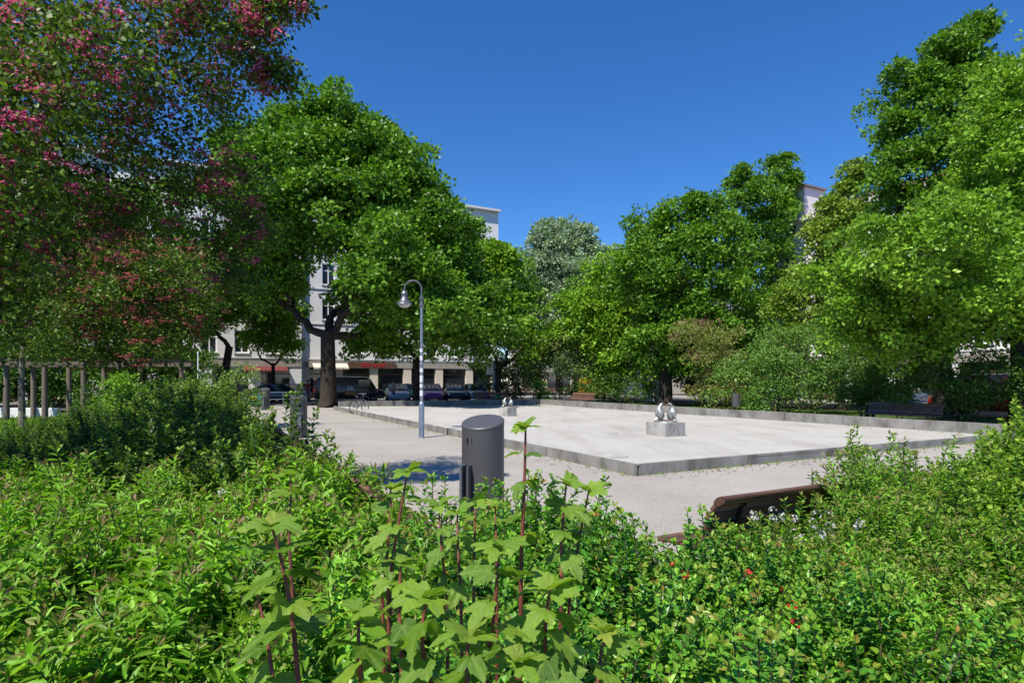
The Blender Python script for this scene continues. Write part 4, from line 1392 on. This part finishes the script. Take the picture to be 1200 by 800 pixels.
for dx, col, nm, lab, ct in ((-.3, (.02, .22, .12), 'bundle_green', 'green bundle lying on the far bench', 'bag'), (.35, (.11, .035, .13), 'bundle_purple', 'purple bundle lying on the far bench', 'bag')):
    p = UV(11.2 - dx, 28.75)
    m = MB(); rr = np.random.default_rng(int(abs(dx) * 100))
    rings = []
    for i in range(7):
        t = i / 6; w = math.sin(math.pi * (.08 + .84 * t))
        rings.append([(-.3 + .6 * t, .16 * w * math.cos(a) * (1 + .15 * rr.normal()), .12 + .12 * w * math.sin(a) * (1 + .15 * rr.normal())) for a in np.linspace(0, 2 * math.pi, 10, endpoint=False)])
    m.loft(rings)
    o = m.build('cloth_bag', simple(nm, col, .8), None, (p[0], p[1], .43), ANG, smooth=True, autos=80)
    tag(o, lab, ct)

# ------------------------------------------------------------------ penguin sculptures on plinths
def penguin_mesh(part):
    m = MB(); n = 18
    if part == 'body':
        prof = [(.015, .05, .055, 0), (.06, .085, .09, .0), (.14, .105, .115, -.005), (.22, .108, .118, -.02), (.29, .095, .105, -.035), (.35, .072, .08, -.04),
                (.40, .052, .056, -.028), (.435, .046, .046, -.005), (.465, .048, .044, .02), (.495, .042, .038, .03), (.515, .025, .022, .03), (.52, .004, .004, .03)]
        m.loft([[(ox + rx * math.cos(a), ry * math.sin(a), z) for a in np.linspace(0, 2 * math.pi, n, endpoint=False)] for z, rx, ry, ox in prof])
        # tail wedge
        m.add([(-.07, -.035, .05), (-.07, .035, .05), (-.17, 0, .0), (-.08, 0, .12)], [(0, 1, 2), (0, 2, 3), (1, 3, 2), (0, 3, 1)])
    elif part == 'beak':
        m.loft([[(x, .5 * w * math.cos(a), z + w * .45 * math.sin(a)) for a in np.linspace(0, 2 * math.pi, 10, endpoint=False)] for x, w, z in ((.055, .05, .475), (.09, .038, .474), (.13, .022, .468), (.155, .006, .458))])
    elif part == 'flipper':
        m.loft([[(x + w * math.cos(a), y + .012 * math.sin(a), z) for a in np.linspace(0, 2 * math.pi, 10, endpoint=False)] for z, x, y, w in ((.345, -.035, .085, .02), (.31, -.035, .118, .042), (.22, -.03, .138, .05), (.14, -.035, .15, .036), (.09, -.045, .155, .012))])
    elif part == 'foot':
        m.add([(-.04, .02, .0), (.10, .0, .0), (.11, .05, .0), (.09, .09, .0), (-.04, .07, .0), (-.02, .04, .045), (.07, .03, .018), (.06, .06, .018)],
              [(0, 1, 2, 3, 4), (0, 5, 6, 1), (1, 6, 7, 2), (2, 7, 3), (3, 7, 5, 4), (4, 5, 0), (5, 7, 6)])
    return m


pm = {k: penguin_mesh(k).mesh(k, M['copper'] if k in ('beak', 'foot') else M['silver'], True, 0, 50) for k in ('body', 'beak', 'flipper', 'foot')}


def penguins(px, d, rz, label, plabel, w, h, s, prz):
    x = GX(px, d)
    u, v = toUV(x, d)
    z0 = zfloor(u, v)
    pl = MB().box((0, 0, h / 2), (w, w, h + .04)).build('stone_plinth', M['plinth'], None, (x, d, z0), prz, bevel=.02)
    tag(pl, plabel, 'plinth')
    root = empty('penguin_sculpture', (x, d, z0 + h + .02), rz)
    tag(root, label, 'sculpture', 'penguin sculptures')
    MB().lathe([(.29, 0), (.28, .03), (.22, .05)], 24).build('base_plate', M['silver'], root, smooth=True)
    for sgn in (-1, 1):
        b = link('body', pm['body'], None, root, (-sgn * .135, 0, .06)); b.rotation_euler = (0, 0, 0 if sgn > 0 else math.pi)
        link('beak', pm['beak'], None, b)
        for t in (1, -1):
            f = link('flipper', pm['flipper'], None, b); f.scale = (1, t, 1)
            f = link('foot', pm['foot'], None, b, (0, 0, -.012)); f.scale = (1, t, 1)
    root.scale = (s * 1.05, s * 1.05, s * .86)
    return root


penguins(780, 16.6, .12, 'pair of silver penguins facing each other on the wide weathered plinth', 'low weathered concrete plinth with rusty stain, under the nearer penguins', .78, .36, 1.1, .55)
penguins(595, 26.0, .3, 'pair of pale penguins on the small plinth towards the far pool wall', 'small pale concrete plinth towards the far pool wall', .58, .36, .88, .75)

# drain covers on the basin floor
for px, py in ((714, 508), (722, 537)):
    d = F * 1.55 / (py - HZ)
    x = GX(px, d); u, v = toUV(x, d)
    m = MB().lathe([(.24, 0), (.24, .010), (.21, .013)], 24)
    o = m.build('drain_cover', M['plinth'], None, (x, d, zfloor(u, v) + .001), smooth=True)
    tag(o, 'flat round drain cover on the basin floor ' + ('close to the front kerb' if py > 520 else 'between the two plinths'), 'drain cover')

# ------------------------------------------------------------------ vehicles
def wheel_parts():
    t = MB(); n = 20
    rings = []
    for rr, x in ((.2, -.09), (.29, -.1), (.315, -.07), (.315, .07), (.29, .1), (.2, .09)):
        rings.append([(x, rr * math.cos(a), rr * math.sin(a)) for a in np.linspace(0, 2 * math.pi, n, endpoint=False)])
    t.loft(rings, cap=False)
    rim = MB()
    rim.loft([[(x, rr * math.cos(a), rr * math.sin(a)) for a in np.linspace(0, 2 * math.pi, n, endpoint=False)] for rr, x in ((.2, -.08), (.2, .08), (.06, .06), (.05, .085))])
    return t.mesh('tyre', M['rubber'], True), rim.mesh('rim', M['chrome'], True)


TYRE, RIM = wheel_parts()


def car(name, loc, rz, col, label, van=False, cat='car', group=None):
    """Front towards +y in local space."""
    root = empty(name, loc, rz)
    tag(root, label, cat, group)
    body = MB()
    if van:
        st = [(-2.5, .86, .38, 1.95), (-2.46, .93, .3, 1.99), (-1.0, .95, .3, 2.03), (1.2, .95, .3, 2.02), (1.45, .94, .3, 1.9), (1.95, .92, .3, 1.12), (2.55, .86, .3, .92), (2.68, .75, .38, .8)]
    else:
        st = [(-2.05, .70, .45, .82), (-1.98, .80, .32, .92), (-1.3, .86, .25, .96), (0, .87, .22, .95), (.95, .87, .22, .93), (1.75, .83, .25, .80), (2.0, .74, .32, .68), (2.06, .6, .4, .6)]
    rings = []
    for y, hw, zb, zt in st:
        ht = hw * (.86 if van and zt > 1.5 else .93)
        zm = min(.75, (zb + zt) / 2) if not van else min(1.0, (zb + zt) / 2)
        rings.append([(-hw * .9, y, zb), (hw * .9, y, zb), (hw, y, zb + .12), (hw, y, zm), (ht, y, zt - .06), (ht * .85, y, zt), (-ht * .85, y, zt), (-ht, y, zt - .06), (-hw, y, zm), (-hw, y, zb + .12)])
    body.loft(rings)
    bo = body.build('body', col, root, smooth=True, autos=40)
    if not van:
        cab = MB()
        rings = []
        for y, hw, zt in ((-1.85, .74, .96), (-1.25, .66, 1.38), (-.5, .64, 1.45), (.2, .64, 1.43), (1.05, .76, .93)):
            rings.append([(-.78, y, .88), (.78, y, .88), (hw, y, zt - .03), (hw * .9, y, zt), (-hw * .9, y, zt), (-hw, y, zt - .03)])
        cab.loft(rings)
        cab.build('cabin_glass', M['pane'], root, smooth=True, autos=25)
        ro = MB().loft([[(-hw, y, zt - .012), (hw, y, zt - .012), (hw * .92, y, zt + .018), (-hw * .92, y, zt + .018)] for y, hw, zt in ((-1.22, .645, 1.385), (-.5, .635, 1.45), (.22, .63, 1.425))])
        ro.build('roof', col, root, smooth=True, autos=40)
        for sx in (-1, 1):
            MB().tube([(sx * .77, 1.03, .95), (sx * .64, .22, 1.41)], .035, 6).tube([(sx * .65, -1.22, 1.38), (sx * .745, -1.83, .97)], .04, 6).build('pillar', col, root)
    else:
        MB().add([(-.76, 1.505, 1.84), (.76, 1.505, 1.84), (.83, 1.95, 1.155), (-.83, 1.95, 1.155)], [(0, 1, 2, 3)]).add([], []).build('windscreen', M['pane'], root)
        for sx in (-1, 1):
            MB().box((sx * .915, 1.0, 1.5), (.02, .9, .55)).build('side_window', M['pane'], root)
            MB().box((sx * .42, -2.49, 1.5), (.62, .03, .5)).build('rear_window', M['pane'], root)
            MB().box((sx * .8, -2.49, .95), (.1, .05, .35)).build('tail_light', M['red_paint'], root)
    fy = 2.63 if van else 2.0
    for sx in (-1, 1):
        MB().box((sx * .58, fy - .06, .78 if van else .62), (.3, .12, .16)).build('headlight', M['chrome'], root, bevel=.03)
    MB().box((0, fy + .03, .5 if van else .42), (.52, .02, .11)).build('number_plate', M['white_paint'], root)
    for sx in (-1, 1):
        for y in ((-1.5, 1.75) if van else (-1.3, 1.3)):
            w = empty('wheel'); w.parent = root; w.location = (sx * .80, y, .315)
            link('tyre', TYRE, None, w); link('rim', RIM, None, w)
    return root


CZ = .006
vl = UV(*toUV(GX(378, 44.5), 44.5), 0)
vrot = ANG - math.pi / 2
fwd = np.array([E1[0], E1[1]])
vc = np.array([GX(372, 43.6), 43.6]) + fwd * 2.5 + E2 * .95
van = car('panel_van', (vc[0], vc[1], CZ), vrot, paint('van_brown', (.045, .032, .026)), 'dark brown panel van with white letters parked behind the maple trunk', van=True, cat='van')
tm = text_mesh('bk', .55, M['white_paint'])
lt = link('lettering', tm, None, van, (.97, -.05, 1.12)); lt.rotation_euler = (math.radians(90), 0, math.radians(90))
MB().box((.962, -.05, .72), (.01, .8, .22)).build('orange_strip', M['orange'], van)


def parked(px, d, rz, name, col, label, **kw):
    return car(name, (GX(px, d), d, CZ), rz, col, label, **kw)


G_ = 'cars parked along the street'
parked(346, 49.5, math.pi + ANG * .2, 'parked_car', paint('car_white', (.72, .72, .72)), 'white car in front of the dark shop with the red awning', group=G_)
parked(327, 45.5, vrot, 'parked_car', paint('car_blue', (.03, .05, .10)), 'dark blue car behind the railing next to the grey bin', group=G_)
parked(466, 46.5, math.pi + .25, 'parked_car', paint('car_lilac', (.34, .38, .48)), 'pale lilac car nose-on under the red shop sign', group=G_)
parked(505, 47.2, math.pi + .25, 'parked_car', paint('car_purple', (.32, .05, .28)), 'magenta purple car parked behind the lamp post', group=G_)
parked(532, 47.8, math.pi + .25, 'parked_car', paint('car_navy', (.025, .035, .075)), 'navy car parked between the purple car and the sign post', group=G_)
parked(557, 48.6, math.pi + .25, 'parked_car', paint('car_grey', (.30, .38, .46)), 'light steel blue car beside the blue street sign', group=G_)
parked(480, 50.5, vrot, 'parked_car', paint('car_teal', (.04, .12, .13)), 'teal car standing on the road behind the lilac car', group=G_)
parked(703, 58, vrot - math.pi / 2, 'delivery_van', paint('van_yellow', (.6, .33, .02)), 'yellow delivery van glimpsed through the shrubs', van=True, cat='van')
parked(1172, 27, vrot + math.pi / 2, 'delivery_van', paint('van_red', (.30, .015, .015)), 'red van standing in the shade behind the dark bench', van=True, cat='van')
parked(1040, 38, vrot + math.pi / 2, 'parked_car', paint('car_silver', (.5, .5, .52)), 'silver car in the right-hand street behind the shrubs', group=G_)
parked(860, 50, vrot + math.pi / 2, 'parked_car', paint('car_red', (.38, .03, .03)), 'red car in the right-hand street behind the lilac bush', group=G_)

# ------------------------------------------------------------------ bicycles
def bicycle(loc, rz, label, group=None, col='iron'):
    root = empty('bicycle', loc, rz)
    t = MB(); n = 24
    tor = lambda R, q, k: [[(R * math.cos(a) + q * math.cos(b) * math.cos(a), q * math.sin(b), R * math.sin(a) + q * math.cos(b) * math.sin(a)) for b in np.linspace(0, 2 * math.pi, k, endpoint=False)] for a in np.linspace(0, 2 * math.pi, n + 1)]
    tm_ = MB().loft(tor(.33, .02, 6), cap=False).mesh('tyre', M['rubber'], True)
    rm = MB().loft(tor(.3, .012, 5), cap=False)
    for i in range(9):
        a = math.pi * i / 9
        rm.tube([(.3 * math.cos(a), 0, .3 * math.sin(a)), (-.3 * math.cos(a), 0, -.3 * math.sin(a))], .003, 3)
    rm = rm.mesh('rim', M['chrome'], True)
    for x in (-.52, .52):
        w = empty('wheel'); w.parent = root; w.location = (x, 0, .35)
        link('tyre', tm_, None, w); link('rim', rm, None, w)
    f = MB()
    bb, st, hd, fx, rx = (-.05, 0, .3), (-.2, 0, .82), (.36, 0, .88), (.52, 0, .35), (-.52, 0, .35)
    for a, b in ((bb, st), (bb, hd), (st, hd), (bb, rx), (st, rx), (hd, fx)):
        f.tube([a, b], .016, 6)
    f.build('frame', M[col], root, smooth=True)
    MB().tube([(.36, 0, .88), (.33, 0, 1.0)], .014, 6).tube([(.24, -.28, 1.03), (.34, -.2, 1.02), (.34, .2, 1.02), (.24, .28, 1.03)], .012, 6).build('handlebar', M['chrome'], root, smooth=True)
    MB().loft([[(x, w * math.cos(a), .92 + .03 * math.sin(a)) for a in np.linspace(0, 2 * math.pi, 8, endpoint=False)] for x, w in ((-.36, .05), (-.3, .085), (-.2, .06), (-.1, .025))]).build('saddle', M['rubber'], root, smooth=True)
    MB().tube([(-.2, 0, .8), (-.23, 0, .91)], .014, 6).build('seat_post', M['chrome'], root)
    tag(root, label, 'bicycle', group)
    return root


b0 = bicycle((GX(421, 30.5), 30.5, 0.0), math.radians(70), 'bicycle leaning upright beside the left pool kerb')
for i, (px, d, a, lab) in enumerate(((436, 41.5, .3, 'bicycle parked between the van bonnet and the lilac car'), (296, 37, .2, 'bicycle among others by the grey bin, closest to the flower tub'), (286, 37.6, .5, 'bicycle among others by the grey bin, closest to the hedge'))):
    c_ = copy_tree(b0); c_.location = (GX(px, d), d, 0.004); c_.rotation_euler = (0, 0, a); c_['label'] = lab

# railing by the far left bin
rl_ = empty('railing', (GX(326, 38), 38, 0), ANG)
for x in (-.9, .3, 1.5):
    MB().tube([(x, 0, 0), (x, 0, .95)], .022, 6).build('post', M['galv'], rl_)
for z in (.5, .95):
    MB().tube([(-.9, 0, z), (1.5, 0, z)], .02, 6).build('rail', M['galv'], rl_)
tag(rl_, 'low metal railing at the kerb in front of the dark blue car', 'railing')

# teal and yellow box bike trailer near hedge
tr = empty('cargo_box', (GX(297, 35), 35, 0), .3)
MB().box((0, 0, .55), (.95, .6, .6)).build('box', M['teal'], tr, bevel=.05)
MB().box((.0, -.31, .66), (.42, .02, .24)).build('yellow_panel', M['yellow'], tr)
for x in (-.3, .3):
    MB().box((x, 0, .12), (.06, .5, .26)).build('foot', M['iron'], tr)
tag(tr, 'teal box with yellow panel standing beside the far grey bin', 'box')

# flower tub
ft = empty('flower_tub', (GX(291, 39), 39, 0))
MB().lathe([(.3, 0), (.4, .55), (.42, .6), (.36, .6), (.3, .5)], 16).build('tub', M['stone_wall'], ft, smooth=True)
rr = np.random.default_rng(9)
n = 400
dd = rdir(rr, n); dd[:, 2] = np.abs(dd[:, 2])
fm = scatter_mesh('flowers', 'floret', dd * np.array([.5, .5, .55]) * rr.random((n, 1)) ** .4 + np.array([0, 0, .6]), np.cross(dd, rdir(rr, n)), dd, np.full(n, .11), tints(rr, n, [(.55, .12, .2), (.75, .6, .6), (.1, .2, .04)] / LEAFK, .1), M['petal'])
o = link('flowers', fm, None, ft); o['kind'] = 'stuff'
tag(ft, 'tub of pink and white flowers near the bicycles and the grey bin', 'planter')

# ------------------------------------------------------------------ kiosk, signs
ki = empty('kiosk', (GX(766, 47), 47, 0), -.25)
MB().box((0, 0, 1.25), (1.7, 1.6, 2.5)).build('cabin', M['white_paint'], ki, bevel=.03)
MB().box((-.2, -.81, 1.6), (.85, .04, 1.05)).build('serving_window', M['pane'], ki)
MB().add([(-.75, -.82, 2.35), (.35, -.82, 2.35), (.35, -1.2, 2.05), (-.75, -1.2, 2.05)], [(0, 1, 2, 3)]).build('awning', M['teal'], ki)
MB().box((0, 0, 2.58), (1.95, 1.85, .12)).build('roof', M['roof_grey'], ki, bevel=.02)
MB().box((-.3, -.75, 2.7), (.7, .2, .16)).build('flower_box', M['red_paint'], ki)
tag(ki, 'small white kiosk with teal awning glimpsed beside the dark trunk', 'kiosk')

ss = empty('street_sign', (GX(578, 46.5), 46.5, 0), .1)
MB().tube([(0, 0, 0), (0, 0, 3.3)], .07, 10).build('post', M['galv'], ss, smooth=True)
MB().box((-.36, -.02, 2.55), (.42, .05, .7)).build('white_panel', M['white_paint'], ss, bevel=.01)
MB().box((-.36, -.024, 3.0), (.4, .05, .2)).build('red_panel', M['red_paint'], ss, bevel=.01)
MB().box((.08, -.08, 2.2), (.2, .05, 2.1)).build('blue_panel', paint('sign_blue', (.05, .12, .3)), ss, bevel=.01)
tag(ss, 'slender blue street sign column with red and white panel', 'sign')

wp = MB().tube([(0, 0, 0), (0, 0, 3.2)], .03, 8).build('signpost', M['white_paint'], None, (GX(232, 30), 30, 0), smooth=True)
tag(wp, 'thin pale metal pole rising behind the shaded shrubs', 'pole')
wp = MB().tube([(0, 0, 0), (0, 0, 1.6)], .03, 8).build('signpost', M['white_paint'], None, (GX(771, 40), 40, 0), smooth=True)
tag(wp, 'short pale pole in front of the kiosk', 'pole')

# ------------------------------------------------------------------ pergola
pg = empty('pergola', (GX(75, 23.5), 23.5, 0), -.12)
tag(pg, 'weathered timber pergola with thick round posts on the left lawn', 'pergola')
pst = MB().lathe([(.115, -.02), (.11, .3), (.105, 1.5), (.10, 2.3)], 12).mesh('post', M['pergola_wood'], True, 0, 50)
xs_ = (-6.4, -4.4, -2.6, -.86, .88, 2.9)
for x in xs_:
    for y in (0, 2.6):
        link('post', pst, None, pg, (x + (y * .12), y, 0))
for y in (0, 2.6):
    MB().box((-1.7 + y * .12, y, 2.39), (10.2, .2, .17)).build('beam', M['pergola_wood'], pg, bevel=.02)
cb = MB().box((0, 0, 0), (.14, 3.6, .14)).mesh('cross_beam', M['pergola_wood'], bevel=.015)
for i in range(14):
    link('cross_beam', cb, None, pg, (-6.4 + i * .74, 1.3, 2.545))
# thin tree stake and far bollards
yt = empty('young_tree', (GX(25, 17), 17, 0))
rr = np.random.default_rng(12)
MB().tube([(0, 0, 0), (.02, 0, .8), (-.02, .02, 1.7), (.03, .03, 2.8)], [.10, .085, .075, .06], 10).build('trunk', M['bark_pale'], yt, smooth=True)
cl = rdir(rr, 60) * np.array([1.1, 1.1, .9]) + np.array([0, 0, 3.3])
o = link('crown', foliage(rr, cl, np.tile(np.array([[0, 0, 3.3]]), (60, 1)), .4, 70, .08, HAW, 'crown', M['tree_leaf']), None, yt); o['kind'] = 'stuff'
tag(yt, 'slim young tree with pale bark standing in front of the pergola', 'tree')
lw = MB().box((0, 0, .22), (6, .35, .44)).build('low_wall', M['white_wall'], None, (GX(-10, 27), 27, 0), .05, bevel=.02)
tag(lw, 'low pale wall in the sun behind the pergola', 'wall')

# ------------------------------------------------------------------ people by the cars
def person(loc, rz, shirt, trousers, label):
    root = empty('person', loc, rz)
    sk = {'pel': (0, 0, .95), 'ch': (0, .02, 1.32), 'nk': (0, .02, 1.48), 'hd': (0, .04, 1.66),
          'kl': (-.1, .03, .5), 'al': (-.11, 0, .07), 'tl': (-.11, .16, .03), 'kr': (.1, .06, .5), 'ar': (.12, .03, .07), 'tr': (.13, .18, .03), 'hl': (-.09, 0, .9), 'hr': (.09, 0, .9),
          'sl': (-.19, .02, 1.4), 'el': (-.25, .0, 1.12), 'wl': (-.23, .12, .9), 'fl': (-.22, .16, .82), 'sr': (.19, .02, 1.4), 'er': (.25, 0, 1.12), 'wr': (.23, .12, .9), 'fr': (.22, .16, .82)}
    rad = {'pel': .15, 'ch': .17, 'nk': .06, 'hd': .1, 'kl': .065, 'kr': .065, 'al': .045, 'ar': .045, 'tl': .035, 'tr': .035, 'hl': .095, 'hr': .095, 'sl': .07, 'sr': .07, 'el': .048, 'er': .048, 'wl': .035, 'wr': .035, 'fl': .03, 'fr': .03}
    ed = [('pel', 'ch'), ('ch', 'nk'), ('nk', 'hd'), ('pel', 'hl'), ('hl', 'kl'), ('kl', 'al'), ('al', 'tl'), ('pel', 'hr'), ('hr', 'kr'), ('kr', 'ar'), ('ar', 'tr'), ('ch', 'sl'), ('sl', 'el'), ('el', 'wl'), ('wl', 'fl'), ('ch', 'sr'), ('sr', 'er'), ('er', 'wr'), ('wr', 'fr')]
    ks = list(sk)
    me = bpy.data.meshes.new('body')
    me.from_pydata([sk[k] for k in ks], [(ks.index(a), ks.index(b)) for a, b in ed], [])
    o = link('body', me, None, root)
    md = o.modifiers.new('skin', 'SKIN'); sv = me.skin_vertices[0].data
    for i, k in enumerate(ks):
        sv[i].radius = (rad[k], rad[k] * (.75 if k in ('pel', 'ch') else 1)); sv[i].use_root = (k == 'pel')
    o.modifiers.new('sub', 'SUBSURF').levels = 2
    o.modifiers['sub'].render_levels = 2
    for m in (shirt, trousers, M['skin']): me.materials.append(m)
    dg = bpy.context.evaluated_depsgraph_get()
    m2 = bpy.data.meshes.new_from_object(o.evaluated_get(dg))
    o.modifiers.clear(); o.data = m2
    m2.materials.clear()
    for m in (shirt, trousers, M['skin']): m2.materials.append(m)
    for p in m2.polygons:
        z = p.center.z; x = abs(p.center.x)
        p.material_index = 2 if z > 1.47 or (x > .2 and z < 1.2 and z > .7) else (0 if z > .93 else 1)
        p.use_smooth = True
    MB().lathe([(.02, 1.785), (.07, 1.765), (.105, 1.70), (.108, 1.66), (.09, 1.62)], 12, (0, .02, 0)).build('hair', M['hair'], root, smooth=True)
    tag(root, label, 'person', None)


person((GX(361, 46.8), 46.8, .01), 2.6, simple('shirt_red', (.5, .06, .05), .8), simple('jeans', (.03, .04, .08), .8), 'person in a red top standing between the white car and the van')
person((GX(461, 44.6), 44.6, .01), 2.2, simple('shirt_beige', (.45, .35, .28), .8), simple('trousers_dark', (.03, .03, .035), .8), 'person in a beige top standing under the red shop sign')

# ------------------------------------------------------------------ grass
rr = np.random.default_rng(21)


def grass(name, label, n, gen, h, cols):
    uv = gen(n)
    pos = np.array([UV(u, v, 0) for u, v in uv])
    ax = np.array([0, 0, 1.0]) + rr.normal(size=(n, 3)) * .3
    nr = rdir(rr, n) * np.array([1, 1, .2])
    o = link(name, scatter_mesh(name, 'lance', pos, ax, nr, h * (.6 + .8 * rr.random(n)), tints(rr, n, cols, .15), M['bush_leaf']))
    tag(o, label, 'grass', None, 'stuff')


GR = [(.06, .14, .012), (.10, .21, .02), (.15, .27, .03)]
grass('grass', 'bright grass tufts along the outside of the right pool wall', 5000, lambda n: np.stack([14.55 + 1.3 * rr.random(n), 5 + 22 * rr.random(n)], 1), .28, GR)
grass('grass', 'sunny lawn grass around the pergola', 16000, lambda n: np.stack([-9 - 12 * rr.random(n), 6 + 18 * rr.random(n)], 1), .16, GR)
grass('grass', 'thin grass and weeds at the foot of the pool kerb', 700, lambda n: np.concatenate([np.stack([-.04 - .05 * rr.random(n // 2), 27 * rr.random(n // 2)], 1), np.stack([14 * rr.random(n - n // 2), -.04 - .05 * rr.random(n - n // 2)], 1)]), .045, GR)
n = 1500
side = rr.random(n)
lu = np.where(side < .4, -.08 - .5 * rr.random(n) ** 2, np.where(side < .7, .2 + 13.5 * rr.random(n), 13.9 - .8 * rr.random(n) ** 2))
lv = np.where(side < .4, 27 * rr.random(n), np.where(side < .7, -.08 - .5 * rr.random(n) ** 2, 27 * rr.random(n)))
lz = np.array([zfloor(a, b) + .006 if 0 < a < W and 0 < b < L else .005 for a, b in zip(lu, lv)])
pos = np.array([UV(a, b, c) for a, b, c in zip(lu, lv, lz)])
o = link('leaf_litter', scatter_mesh('leaf_litter', 'kite', pos, rdir(rr, n) * np.array([1, 1, .1]), np.array([0, 0, 1.0]) + rr.normal(size=(n, 3)) * .2, .03 + .035 * rr.random(n), tints(rr, n, [(.06, .045, .02), (.10, .07, .035), (.05, .07, .015)], .2), M['bush_leaf']))
tag(o, 'dry leaf litter blown along the pool kerbs', 'leaves', None, 'stuff')
print('LEAVES', NLEAF, 'OBJECTS', len(bpy.data.objects), 'TRIS', sum(len(m.loops) - 2 * len(m.polygons) for m in bpy.data.meshes))
